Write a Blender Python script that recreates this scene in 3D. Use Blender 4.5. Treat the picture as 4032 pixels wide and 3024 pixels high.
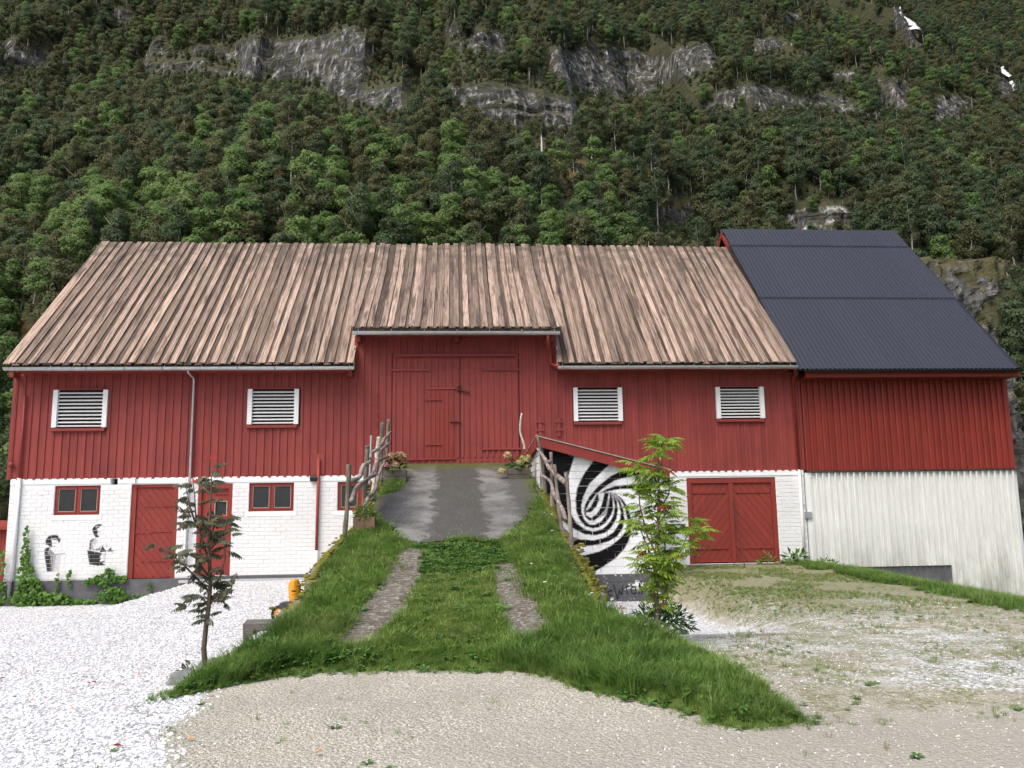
import bpy, bmesh, math, random
import numpy as np
from mathutils import Vector, Matrix, Euler
for o in list(bpy.data.objects): bpy.data.objects.remove(o)
random.seed(7); rng = np.random.default_rng(11)
SC = bpy.context.scene; COL = SC.collection; R = math.radians

# ------------------------------------------------------------------ camera
EYE = np.array([0.0, 0.0, 1.6]); YAW, PITCH, ROLL, FPX = .0703, .1455, -.0143, 3163.0
_f = np.array([math.sin(YAW)*math.cos(PITCH), math.cos(YAW)*math.cos(PITCH), math.sin(PITCH)])
_r = np.array([math.cos(YAW), -math.sin(YAW), 0.0]); _u = np.cross(_r, _f)
RT = math.cos(ROLL)*_r + math.sin(ROLL)*_u; UP = -math.sin(ROLL)*_r + math.cos(ROLL)*_u; FW = _f
cam = bpy.data.cameras.new('camera'); camo = bpy.data.objects.new('camera', cam); COL.objects.link(camo)
cam.sensor_width = 36.0; cam.lens = 36.0*FPX/4032; cam.clip_end = 2000; cam.clip_start = .05
camo.matrix_world = Matrix(((RT[0], UP[0], -FW[0], EYE[0]), (RT[1], UP[1], -FW[1], EYE[1]), (RT[2], UP[2], -FW[2], EYE[2]), (0, 0, 0, 1)))
SC.camera = camo
# ------------------------------------------------------------------ sky and sun: bright overcast
SUN_EL, SUN_AZ = R(56), R(222)
w = bpy.data.worlds.new('World'); SC.world = w; w.use_nodes = True
nt = w.node_tree; bg = nt.nodes['Background']; sky = nt.nodes.new('ShaderNodeTexSky')
sky.sky_type = 'NISHITA'; sky.sun_disc = False; sky.sun_elevation = SUN_EL; sky.sun_rotation = SUN_AZ
sky.air_density = 1.0; sky.dust_density = 4.5; sky.ozone_density = 1.0
nt.links.new(sky.outputs[0], bg.inputs[0]); bg.inputs[1].default_value = .135
sl = bpy.data.lights.new('sun', 'SUN'); sl.energy = 1.5; sl.angle = R(42); sl.color = (1, .965, .915)
so = bpy.data.objects.new('sun', sl); COL.objects.link(so); so.rotation_euler = (R(90)-SUN_EL, 0, R(-42))
SC.view_settings.view_transform = 'Standard'; SC.view_settings.look = 'None'; SC.view_settings.gamma = 1
SC.view_settings.exposure = 0.72
SC.cycles.max_bounces = 6; SC.cycles.diffuse_bounces = 3; SC.cycles.transparent_max_bounces = 4

# ------------------------------------------------------------------ helpers
def at_y(px, py, Y):                       # photo pixel (4032 wide) -> world point at depth Y
    d = FW + (px-2016)/FPX*RT - (py-1512)/FPX*UP
    return EYE + d*(Y/d[1])
def project(P):
    d = np.asarray(P, float)-EYE; z = d@FW
    return np.stack([2016+FPX*(d@RT)/z, 1512-FPX*(d@UP)/z], -1)
def sstep(a, b, x):
    t = np.clip((np.asarray(x, float)-a)/(b-a), 0, 1); return t*t*(3-2*t)
def _h(i, j, k, s):
    n = (i*374761393 + j*668265263 + k*2147483647 + s*1274126177) & 0xffffffff
    n = ((n ^ (n >> 13))*1274126177) & 0xffffffff
    return ((n ^ (n >> 16)) & 0xffff)/65535.0
def vnoise(x, y, z=0.0, s=0):
    x, y, z = np.broadcast_arrays(np.asarray(x, float), np.asarray(y, float), np.asarray(z, float))
    i, j, k = (np.floor(a).astype(np.int64) for a in (x, y, z)); u, v, q = x-i, y-j, z-k
    u, v, q = u*u*(3-2*u), v*v*(3-2*v), q*q*(3-2*q); r = 0
    for a in (0, 1):
        for b in (0, 1):
            for c in (0, 1):
                r = r + _h(i+a, j+b, k+c, s)*(u if a else 1-u)*(v if b else 1-v)*(q if c else 1-q)
    return r
def fbm(x, y, z=0.0, s=0, o=4):
    r, a, t = 0, 1.0, 0
    for n in range(o):
        r = r + a*vnoise(np.asarray(x)*2**n, np.asarray(y)*2**n, np.asarray(z)*2**n, s+n); t += a; a *= .5
    return r/t
def inpoly(px, py, poly):
    px = np.asarray(px, float); py = np.asarray(py, float); r = np.zeros(px.shape, bool); n = len(poly)
    for i in range(n):
        x0, y0 = poly[i]; x1, y1 = poly[(i+1) % n]
        if y0 == y1: continue
        c = ((y0 > py) != (y1 > py)) & (px < (x1-x0)*(py-y0)/(y1-y0)+x0); r ^= c
    return r
class MB:
    def __init__(s): s.v = []; s.f = []; s.m = []
    def add(s, v, f, m=0):
        n = len(s.v); s.v += [tuple(map(float, p)) for p in v]; s.f += [tuple(n+i for i in q) for q in f]; s.m += [m]*len(f); return s
    def box(s, x0, x1, y0, y1, z0, z1, m=0):
        v = [(x, y, z) for x in (x0, x1) for y in (y0, y1) for z in (z0, z1)]
        return s.add(v, [(0, 1, 3, 2), (4, 6, 7, 5), (0, 4, 5, 1), (2, 3, 7, 6), (0, 2, 6, 4), (1, 5, 7, 3)], m)
    def tube(s, pts, rad, n=8, m=0, caps=True):
        pts = [Vector(p) for p in pts]; N = len(pts)
        if not hasattr(rad, '__len__'): rad = [rad]*N
        vs = []; up = None
        for i, p in enumerate(pts):
            t = (pts[min(i+1, N-1)]-pts[max(i-1, 0)]).normalized()
            a = Vector((0, 0, 1)) if abs(t.z) < .9 else Vector((1, 0, 0))
            if up is None: up = (a-t*a.dot(t)).normalized()
            else: up = (up-t*up.dot(t)).normalized()
            b = t.cross(up)
            vs += [p+(up*math.cos(2*math.pi*k/n)+b*math.sin(2*math.pi*k/n))*rad[i] for k in range(n)]
        fs = [(i*n+k, i*n+(k+1) % n, (i+1)*n+(k+1) % n, (i+1)*n+k) for i in range(N-1) for k in range(n)]
        if caps: fs += [tuple(range(n-1, -1, -1)), tuple((N-1)*n+k for k in range(n))]
        return s.add(vs, fs, m)
    def prism(s, poly, y0, y1, m=0):           # poly in (x,z), extruded along y
        n = len(poly); v = [(x, y0, z) for x, z in poly]+[(x, y1, z) for x, z in poly]
        f = [tuple(range(n)), tuple(range(2*n-1, n-1, -1))]+[((i+1) % n, i, n+i, n+(i+1) % n) for i in range(n)]
        return s.add(v, f, m)
    def mesh(s, name, mats, smooth=False):
        me = bpy.data.meshes.new(name); me.from_pydata(s.v, [], s.f)
        for m in (mats if isinstance(mats, (list, tuple)) else [mats]): me.materials.append(m)
        if any(s.m): me.polygons.foreach_set('material_index', s.m)
        if smooth: me.polygons.foreach_set('use_smooth', [True]*len(s.f))
        me.update(); return me
    def obj(s, name, mat, parent=None, smooth=False): return link(name, s.mesh(name, mat, smooth), parent)
def link(name, data, parent=None, loc=None, rot=None, scale=None):
    o = bpy.data.objects.new(name, data); COL.objects.link(o)
    if loc is not None: o.location = loc
    if rot is not None: o.rotation_euler = rot
    if scale is not None: o.scale = scale if hasattr(scale, '__len__') else (scale,)*3
    if parent is not None:
        o.parent = parent
        o.matrix_parent_inverse = parent.matrix_basis.inverted()      # pieces are given in world coordinates
    return o
def thing(name, loc, label, cat, group=None):
    o = bpy.data.objects.new(name, None); COL.objects.link(o); o.location = loc; o.empty_display_size = .2
    return tag(o, label, cat, group)
def tag(o, label=None, cat=None, group=None, kind=None):
    if label: o['label'] = label
    if cat: o['category'] = cat
    if group: o['group'] = group
    if kind: o['kind'] = kind
    return o
_cube = {}
def piece(name, x0, x1, y0, y1, z0, z1, mat, parent, rot=None):
    if mat.name not in _cube: _cube[mat.name] = MB().box(-.5, .5, -.5, .5, -.5, .5).mesh('box_'+mat.name, mat)
    return link(name, _cube[mat.name], parent, ((x0+x1)/2, (y0+y1)/2, (z0+z1)/2), rot, (x1-x0, y1-y0, z1-z0))
def clip_half(poly, a, b, c):                # keep a*x+b*z<=c
    out = []
    for i in range(len(poly)):
        p, q = poly[i], poly[(i+1) % len(poly)]; dp, dq = a*p[0]+b*p[1]-c, a*q[0]+b*q[1]-c
        if dp <= 0: out.append(p)
        if (dp < 0 < dq) or (dq < 0 < dp):
            t = dp/(dp-dq); out.append((p[0]+t*(q[0]-p[0]), p[1]+t*(q[1]-p[1])))
    return out
def rects_without(x0, x1, z0, z1, holes):
    xs = sorted({x0, x1, *[min(max(h[i], x0), x1) for h in holes for i in (0, 1)]}); zs = sorted({z0, z1, *[min(max(h[i], z0), z1) for h in holes for i in (2, 3)]})
    for a, b in zip(xs, xs[1:]):
        for c, d in zip(zs, zs[1:]):
            mx, mz = (a+b)/2, (c+d)/2
            if not any(h[0] < mx < h[1] and h[2] < mz < h[3] for h in holes): yield a, b, c, d

# ------------------------------------------------------------------ materials
class N:
    def __init__(s, name):
        s.m = bpy.data.materials.new(name); s.m.use_nodes = True; s.t = s.m.node_tree; s.p = s.t.nodes['Principled BSDF']; s._pos = None
    def n(s, ty, **k):
        x = s.t.nodes.new(ty)
        for a, b in k.items(): setattr(x, a, b)
        return x
    def l(s, a, b): s.t.links.new(a, b)
    def set(s, inp, v):
        if hasattr(v, 'is_linked') or hasattr(v, 'links'): s.l(v, inp)
        elif isinstance(v, (tuple, list)) and len(v) == 3 and inp.type == 'RGBA': inp.default_value = (*v, 1)
        else: inp.default_value = v
    def pos(s):
        if s._pos is None: s._pos = s.n('ShaderNodeNewGeometry').outputs['Position']
        return s._pos
    def vec(s, scale=(1, 1, 1), jitter=0.0, src=None):
        mp = s.n('ShaderNodeMapping'); s.l(src or s.pos(), mp.inputs[0]); mp.inputs['Scale'].default_value = scale
        if jitter:
            c = s.n('ShaderNodeCombineXYZ'); ml = s.math('MULTIPLY', s.rand(), jitter)
            for i in range(3): s.l(ml, c.inputs[i])
            s.l(c.outputs[0], mp.inputs['Location'])
        return mp.outputs[0]
    def rand(s): return s.n('ShaderNodeObjectInfo').outputs['Random']
    def noise(s, scale, detail=4, rough=.55, vec=None, dist=0):
        x = s.n('ShaderNodeTexNoise'); x.inputs['Scale'].default_value = scale; x.inputs['Detail'].default_value = detail
        x.inputs['Roughness'].default_value = rough; x.inputs['Distortion'].default_value = dist; s.l(vec or s.pos(), x.inputs['Vector']); return x.outputs[0]
    def vor(s, scale, feat='F1', vec=None, out='Distance'):
        x = s.n('ShaderNodeTexVoronoi', feature=feat); x.inputs['Scale'].default_value = scale; s.l(vec or s.pos(), x.inputs['Vector']); return x.outputs[out]
    def math(s, op, a, b=0.0, c=None):
        x = s.n('ShaderNodeMath', operation=op); s.set(x.inputs[0], a); s.set(x.inputs[1], b)
        if c is not None: s.set(x.inputs[2], c)
        return x.outputs[0]
    def ramp(s, v, stops):
        x = s.n('ShaderNodeValToRGB'); s.l(v, x.inputs[0]); e = x.color_ramp.elements
        while len(e) < len(stops): e.new(.5)
        for i, (p, c) in enumerate(stops): e[i].position = p; e[i].color = (*c, 1) if hasattr(c, '__len__') else (c, c, c, 1)
        return x.outputs[0]
    def mix(s, f, a, b, mode='MIX'):
        x = s.n('ShaderNodeMix', data_type='RGBA', blend_type=mode); s.set(x.inputs[0], f); s.set(x.inputs[6], a); s.set(x.inputs[7], b); return x.outputs[2]
    def attr(s, name, out='Color'): return s.n('ShaderNodeAttribute', attribute_name=name).outputs[out]
    def sep(s, i, src=None):
        x = s.n('ShaderNodeSeparateXYZ'); s.l(src or s.pos(), x.inputs[0]); return x.outputs[i]
    def bump(s, h, strength=.5, dist=.01):
        b = s.n('ShaderNodeBump'); b.inputs['Strength'].default_value = strength; b.inputs['Distance'].default_value = dist
        s.l(h, b.inputs['Height']); s.l(b.outputs[0], s.p.inputs['Normal'])
    def out(s, col, rough=.7, spec=.3, metal=0.0):
        s.set(s.p.inputs['Base Color'], col); s.set(s.p.inputs['Roughness'], rough); s.p.inputs['Specular IOR Level'].default_value = spec; s.p.inputs['Metallic'].default_value = metal; return s.m
def painted_wood(name, col, dirt, rough=.62, var=.25, zdirt=None):
    k = N(name); g = k.noise(6, 5, .6, k.vec((6, 6, .35), 30)); b = k.noise(1.3, 4)
    c = k.mix(k.ramp(g, [(.35, 0), (.75, 1)]), tuple(x*.86 for x in col), tuple(min(1, x*1.12) for x in col))
    c = k.mix(k.math('MULTIPLY', k.ramp(b, [(.42, 0), (.75, 1)]), .55), c, dirt)
    c = k.mix(k.math('MULTIPLY', k.ramp(k.noise(3, 6, .7, k.vec((3, 1, .25), 5)), [(.55, 0), (.75, 1)]), .35), c, tuple(min(1, x*1.25+.03) for x in col))
    v = k.math('MULTIPLY_ADD', k.rand(), var, 1-var/2)
    cc = k.n('ShaderNodeVectorMath', operation='SCALE'); k.l(c, cc.inputs[0]); k.l(v, cc.inputs[3]); c = cc.outputs[0]
    if zdirt:
        z = k.sep(2); m = k.math('MULTIPLY', k.ramp(k.math('MULTIPLY_ADD', z, -1/zdirt[1], zdirt[0]/zdirt[1]), [(0, 0), (1, 1)]), k.ramp(k.noise(2.2, 5, .65, k.vec((1.6, 1, .5))), [(.38, 0), (.66, 1)]))
        c = k.mix(m, c, zdirt[2])
    k.bump(g, .35, .004); return k.out(c, rough, .3)
def plain(name, col, rough=.6, metal=0.0, spec=.4, n=.15, sc=8):
    k = N(name); g = k.noise(sc, 4); c = k.mix(k.ramp(g, [(.3, 0), (.7, 1)]), tuple(x*(1-n) for x in col), tuple(min(1, x*(1+n)) for x in col)); k.bump(g, .15, .004); return k.out(c, rough, spec, metal)
M = {}
M['red'] = painted_wood('red_paint', (.262, .046, .038), (.155, .032, .028))
M['red_ext'] = painted_wood('red_paint_extension', (.268, .040, .029), (.19, .032, .025), var=.2)
M['red_door'] = painted_wood('red_door_paint', (.250, .038, .028), (.17, .03, .024), var=.12)
M['red_metal'] = plain('red_metal', (.28, .045, .03), .5)
M['white_paint'] = plain('white_paint', (.82, .82, .80), .5, n=.05)
M['white_plank'] = painted_wood('white_plank_paint', (.80, .80, .77), (.70, .70, .66), var=.08, zdirt=(1.0, 1.9, (.36, .365, .31)))
def brickmat(name, painted):
    k = N(name); g = k.noise(14, 5, .65); b = k.noise(1.1, 4)
    base = k.attr('paint') if painted else None
    c = k.mix(k.ramp(b, [(.45, 0), (.8, .45)]), (.74, .74, .73), (.60, .60, .575))
    if painted: c = k.mix(1.0, c, base, 'MULTIPLY')
    k.bump(g, .5, .006); return k.out(c, .6, .3)
M['brick'] = brickmat('white_painted_brick', False); M['brick_art'] = brickmat('stencilled_brick', True)
k = N('grey_plinth'); g = k.noise(3, 6, .65); c = k.mix(k.ramp(g, [(.3, 0), (.7, 1)]), (.085, .085, .09), (.14, .14, .148))
M['plinth'] = (k.bump(k.noise(20, 5), .5, .006), k.out(c, .8))[1]
k = N('chipped_plinth'); g = k.noise(4.2, 6, .7); c = k.mix(k.ramp(g, [(.57, 0), (.6, 1)]), (.10, .10, .108), (.78, .78, .76))
M['plinth_chip'] = (k.bump(k.noise(20, 5), .5, .006), k.out(c, .8))[1]
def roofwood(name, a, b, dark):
    k = N(name); gv = k.vec((13, .42, .42), 60); g = k.noise(3.2, 7, .70, gv, .4); st = k.noise(1.0, 6, .68, k.vec((6, .50, .50), 90))
    kn = k.vor(1.6, vec=k.vec((5, 1.2, 1.2), 40))
    c = k.ramp(g, [(.28, dark), (.43, a), (.58, b), (.74, tuple(min(1, x*1.35) for x in b))])
    v = k.math('MULTIPLY_ADD', k.rand(), .75, .60); cc = k.n('ShaderNodeVectorMath', operation='SCALE'); k.l(c, cc.inputs[0]); k.l(v, cc.inputs[3]); c = cc.outputs[0]
    h = k.ramp(k.sep(2), [(0, 0), (1, 1)])
    zz = k.math('MULTIPLY_ADD', k.sep(2), .2, -1.48)
    c = k.mix(k.ramp(st, [(.52, 0), (.62, .85)]), c, tuple(x*.32 for x in a))
    c = k.mix(k.math('MULTIPLY', k.ramp(zz, [(0, 0), (.36, .75)]), k.ramp(k.noise(2.5, 5), [(.4, 0), (.62, 1)])), c, (.055, .05, .035))
    c = k.mix(k.ramp(kn, [(.03, .8), (.085, 0)]), c, tuple(x*.3 for x in a))
    k.bump(g, .6, .006); return k.out(c, .82, .25)
M['roof_top'] = roofwood('weathered_roof_board', (.215, .152, .116), (.375, .275, .215), (.065, .048, .038))
M['roof_low'] = roofwood('lower_roof_board', (.095, .066, .049), (.165, .118, .09), (.028, .021, .017))  # darker copy of the same board wood, for the recessed lower layer
k = N('black_roof_sheet'); g = k.noise(30, 4); c = k.mix(k.rand(), (.028, .032, .045), (.032, .036, .050)); M['metal_roof'] = k.out(c, k.math('MULTIPLY_ADD', g, .12, .46), .4)
k.bump(g, .08, .002)
M['black_metal'] = plain('black_gutter_metal', (.015, .016, .017), .4)
M['zinc'] = plain('zinc_gutter', (.55, .56, .57), .38, .75, n=.12)
M['iron'] = plain('rusty_iron', (.075, .028, .018), .75, n=.4, sc=30)
M['dark_wood'] = plain('old_dark_wood', (.06, .045, .035), .85, n=.3)
M['black'] = plain('black_paint', (.012, .012, .013), .5)
M['tar'] = plain('dark_interior_board', (.02, .018, .016), .9)
k = N('window_glass'); k.out((.030, .034, .038), k.math('MULTIPLY_ADD', k.noise(7, 4), .25, .02), .6); M['glass'] = k.m
M['putty'] = plain('window_putty', (.42, .36, .27), .8)
M['annex_roof'] = plain('annex_roofing', (.33, .30, .28), .6, n=.3)
k = N('mural_block'); g = k.noise(16, 5, .65); c = k.mix(k.ramp(k.noise(3, 5, .6), [(.35, 0), (.7, .35)]), k.attr('paint'), k.mix(1.0, k.attr('paint'), (.78, .78, .78), 'MULTIPLY'))
k.bump(g, .4, .005); M['mural'] = k.out(c, .7, .12)
# foliage
def leafmat(name, a, b, hue=.25, trans=.25, rough=.6, ns=1.0, spec=.25, dry=None):
    k = N(name); r = k.rand(); g = k.noise(ns, 3)
    c = k.mix(r, a, b)
    if dry: c = k.mix(k.ramp(k.noise(1.1, 5, .65), [(.46, 0), (.72, .7)]), c, dry)
    v = k.math('MULTIPLY_ADD', g, hue*3, 1-hue*1.5)
    cc = k.n('ShaderNodeVectorMath', operation='SCALE'); k.l(c, cc.inputs[0]); k.l(v, cc.inputs[3]); k.out(cc.outputs[0], rough, spec)
    if trans:
        tr = k.n('ShaderNodeBsdfTranslucent'); k.l(cc.outputs[0], tr.inputs[0]); mx = k.n('ShaderNodeMixShader'); mx.inputs[0].default_value = trans
        o = k.t.nodes['Material Output']; k.l(k.p.outputs[0], mx.inputs[1]); k.l(tr.outputs[0], mx.inputs[2]); k.l(mx.outputs[0], o.inputs[0])
    return k.m
M['fol_green'] = leafmat('broadleaf_bright', (.130, .215, .068), (.190, .275, .090), .22, .5, ns=.6)
M['fol_olive'] = leafmat('birch_olive', (.105, .128, .058), (.140, .150, .070), .22, .5, ns=.6)
M['fol_dark'] = leafmat('alder_dark', (.080, .120, .058), (.108, .148, .070), .22, .5, ns=.6)
M['fol_brown'] = leafmat('birch_autumn', (.112, .122, .055), (.142, .136, .062), .22, .5, ns=.6)
M['bark_pale'] = plain('pale_birch_bark', (.34, .32, .28), .8, n=.4, sc=4)
M['bark'] = plain('grey_brown_bark', (.12, .085, .062), .85, n=.35, sc=25)
M['rowan_green'] = leafmat('rowan_leaf_green', (.20, .31, .035), (.28, .40, .06), .2, .4, .5, 5)
M['rowan_dark'] = leafmat('rowan_leaf_dark', (.070, .088, .050), (.115, .115, .062), .25, .25, .5, 5)
M['rowan_red'] = leafmat('rowan_leaf_red', (.28, .035, .015), (.36, .08, .02), .2, .2, .5, 5)
M['berry'] = plain('rowan_berry', (.55, .03, .015), .35)
M['grass'] = leafmat('grass_blade', (.120, .225, .034), (.225, .325, .075), .35, .35, .5, 2.2, dry=(.25, .30, .09))
M['grass_long'] = leafmat('long_grass_blade', (.090, .185, .032), (.175, .275, .060), .4, .35, .5, 2.2, dry=(.21, .25, .08))
M['weed'] = leafmat('weed_leaf', (.075, .170, .035), (.13, .24, .06), .25, .3, .5, 3)
M['moss'] = leafmat('moss_cushion', (.085, .098, .012), (.185, .150, .020), .3, 0, .9, 6)
M['straw'] = leafmat('dry_grass_blade', (.17, .15, .06), (.25, .21, .09), .3, .2, .6, 3)
M['ivy'] = leafmat('creeper_leaf', (.075, .17, .025), (.12, .22, .04), .3, .25, .5, 4)
M['bush'] = leafmat('bush_leaf', (.030, .085, .022), (.05, .12, .03), .3, .2, .4, 4)
# ------------------------------------------------------------------ ground
def ground_z(x, y):
    x = np.asarray(x, float); y = np.asarray(y, float)
    z = -.10*sstep(6.5, 11, y)*sstep(-1.0, -2.0, x)
    z = z - .45*sstep(-5.95, -6.75, x)*sstep(9, 16.5, y)
    z = z - .45*sstep(4.9, 4.0, x)*sstep(1, 1.6, x)*sstep(9.2, 13, y)
    z = z + .04*sstep(4.0, 5.2, x)*sstep(11, 17, y)
    z = z - .21*np.clip(x-8.2, 0, 4)*sstep(5, 10, y) - .30*np.clip(x-12, 0, 12)*sstep(4, 9, y)
    return z + .05*(fbm(x*.5, y*.5, 0, 3, 3)-.5)*sstep(20, 18, y) + .015*(fbm(x*3, y*3, 0, 9, 2)-.5)
def axis(a, b, step, lo, hi, n):
    f = np.arange(a, b+1e-6, step); l = a-np.geomspace(step*2, a-lo, n)[::-1]; h = b+np.geomspace(step*2, hi-b, n); return np.concatenate([l, f, h])
gx = axis(-14, 16, .12, -260, 320, 26); gy = axis(2.5, 20, .1, -60, 120, 22)
GX, GY = np.meshgrid(gx, gy); GZ = ground_z(GX, GY)
def grid_mesh(name, X, Y, Z, mat, smooth=True, keep=None):
    h, wd = X.shape; V = np.stack([X, Y, Z], -1).reshape(-1, 3); I = np.arange(h*wd).reshape(h, wd)
    F = np.stack([I[:-1, :-1], I[:-1, 1:], I[1:, 1:], I[1:, :-1]], -1).reshape(-1, 4)
    if keep is not None:
        F = F[keep.reshape(-1)]; used, inv = np.unique(F, return_inverse=True); V = V[used]; F = inv.reshape(F.shape)
    me = bpy.data.meshes.new(name); me.from_pydata(V.tolist(), [], F.tolist()); me.materials.append(mat)
    if smooth: me.polygons.foreach_set('use_smooth', [True]*len(me.polygons))
    me.update(); return me
def set_attr(me, name, vals):
    a = me.attributes.new(name, 'FLOAT', 'POINT'); a.data.foreach_set('value', np.asarray(vals, np.float32).ravel())
def set_col(me, name, rgb):
    a = me.attributes.new(name, 'FLOAT_COLOR', 'POINT'); rgb = np.asarray(rgb, np.float32)
    a.data.foreach_set('color', np.concatenate([rgb, np.ones((len(rgb), 1), np.float32)], 1).ravel())
# surface kinds: white gravel yard, trodden drive, thin moss and grass growing in the gravel
yard = sstep(-1.95, -2.45, GX + .25*(GY-7)*sstep(8, 5, GY)*.9 + .35*(fbm(GX, GY, 0, 21)-.5))
yard = np.maximum(yard, .85*sstep(3.6, 4.8, GX)*sstep(6.2, 6.9, GY)*sstep(8.6, 7.4, GY))
yard = np.maximum(yard, (.43+.7*(fbm(GX*.9, GY*.9, 0, 23)-.5))*sstep(2.2, 2.6, GX)*sstep(6.3, 7.4, GY+.15*(GX-2.5))*sstep(15.5, 12.5, GY))
yard = np.maximum(yard, .9*sstep(4.5, 3.9, GX)*sstep(2, 2.4, GX)*sstep(9, 11, GY))
mossy = .95*sstep(4.1, 4.9, GX)*sstep(10.0, 14.5, GY+.6*(fbm(GX, GY, 0, 5)-.5))
mossy = np.maximum(mossy, (.46+.35*sstep(10.5, 12.5, GY)*sstep(3.9, 4.6, GX))*sstep(2.3, 2.9, GX)*sstep(5.6, 6.4, GY))
mossy = mossy*(1-.8*sstep(4.6, 4.0, GX)*sstep(9.5, 11, GY)) 
mossy = np.maximum(mossy, sstep(7.2, 8.4, GX+.8*(fbm(GX, GY, 0, 6)-.5))*sstep(8.5, 10.5, GY))
far = np.clip(np.maximum.reduce([sstep(19.6, 21, GY), sstep(-13, -16, GX), sstep(13, 16, GX)]), 0, 1)
k = N('gravel_ground'); wv = k.vec((1, 1, .6))
cell = k.vor(34, 'F1', wv, 'Color'); dist = k.vor(34, 'F1', wv); cs = k.sep(0, cell)
small = k.vor(95, 'F1', wv, 'Color'); sd = k.sep(0, small); sdist = k.vor(95, 'F1', wv)
white = k.ramp(cs, [(0, (.34, .34, .35)), (.14, (.58, .58, .59)), (.5, (.73, .73, .735)), (1, (.83, .83, .83))])
white = k.mix(k.ramp(dist, [(.38, 0), (.70, .7)]), white, (.24, .24, .25))
tan = k.ramp(sd, [(0, (.21, .195, .155)), (.5, (.40, .375, .305)), (.78, (.49, .46, .38)), (.90, (.77, .75, .68))])
tan = k.mix(k.ramp(k.noise(1.4, 5), [(.3, 0), (.7, .65)]), tan, (.415, .385, .31))
tan = k.mix(k.ramp(k.noise(.55, 5, .6), [(.40, 0), (.66, .45)]), tan, (.25, .238, .205))
tan = k.mix(k.math('MULTIPLY', k.attr('road', 'Fac'), .7), tan, k.mix(k.noise(30, 4), (.31, .29, .245), (.40, .372, .318)))
ym = k.math('ADD', k.attr('yard', 'Fac'), k.math('MULTIPLY_ADD', k.noise(5, 4), .7, -.35)); ym = k.ramp(ym, [(.38, 0), (.62, 1)])
c = k.mix(ym, tan, white)
mm = k.math('ADD', k.attr('mossy', 'Fac'), k.math('MULTIPLY_ADD', k.noise(2.6, 7, .75), 1.5, -.74)); mm = k.math('ADD', mm, k.math('MULTIPLY_ADD', k.noise(22, 4, .7), 1.1, -.55)); mm = k.ramp(mm, [(.36, 0), (.58, 1)])
c = k.mix(k.math('MULTIPLY', mm, k.math('MULTIPLY_ADD', cs, -.55, 1.0)), c, k.mix(k.noise(9, 5, .7), (.095, .118, .034), (.27, .255, .125)))
c = k.mix(k.attr('meadow', 'Fac'), c, k.mix(k.noise(.8, 5), (.05, .075, .02), (.075, .10, .03)))
hh = k.math('ADD', k.math('MULTIPLY', dist, -1.0), k.math('MULTIPLY', sdist, -.4)); k.bump(hh, .9, .02)
M['ground'] = k.out(c, .85, .2)
me = grid_mesh('ground', GX, GY, GZ, M['ground']); set_attr(me, 'yard', yard); set_attr(me, 'mossy', mossy); set_attr(me, 'meadow', far); set_attr(me, 'road', sstep(6.3, 5.5, GY-.10*GX+.5*(fbm(GX*.8, GY*.8, 0, 27)-.5))*sstep(-1.5, 1.5, GX))
tag(link('ground', me), kind='structure')

# ------------------------------------------------------------------ generic scatter (uncountable stuff only)
def scatter(name, protos, P, rot, scl, idx, label, cat):
    """One object whose points carry copies of a few small meshes."""
    me = bpy.data.meshes.new(name); me.from_pydata([tuple(p) for p in P], [], [])
    a = me.attributes.new('rot', 'FLOAT_VECTOR', 'POINT'); a.data.foreach_set('vector', np.asarray(rot, np.float32).ravel())
    set_attr(me, 'scl', scl); b = me.attributes.new('idx', 'INT', 'POINT'); b.data.foreach_set('value', np.asarray(idx, np.int32))
    o = tag(link(name, me), label, cat, kind='stuff')
    pc = bpy.data.collections.new(name+'_pieces')
    for i, m in enumerate(protos): pc.objects.link(bpy.data.objects.new('%s_%02d' % (name, i), m))
    g = bpy.data.node_groups.new(name+'_nodes', 'GeometryNodeTree')
    g.interface.new_socket('Geometry', in_out='INPUT', socket_type='NodeSocketGeometry'); g.interface.new_socket('Geometry', in_out='OUTPUT', socket_type='NodeSocketGeometry')
    n = g.nodes.new; gi, go = n('NodeGroupInput'), n('NodeGroupOutput'); ip = n('GeometryNodeInstanceOnPoints'); ci = n('GeometryNodeCollectionInfo')
    ci.inputs[0].default_value = pc; ci.inputs[1].default_value = True; ci.inputs[2].default_value = True
    def na(nm, ty): x = n('GeometryNodeInputNamedAttribute'); x.data_type = ty; x.inputs[0].default_value = nm; return x.outputs[0]
    L = g.links.new; L(gi.outputs[0], ip.inputs['Points']); L(ci.outputs[0], ip.inputs['Instance']); ip.inputs['Pick Instance'].default_value = True
    L(na('idx', 'INT'), ip.inputs['Instance Index']); L(na('rot', 'FLOAT_VECTOR'), ip.inputs['Rotation']); L(na('scl', 'FLOAT'), ip.inputs['Scale']); L(ip.outputs[0], go.inputs[0])
    o.modifiers.new('scatter', 'NODES').node_group = g; return o

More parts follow.
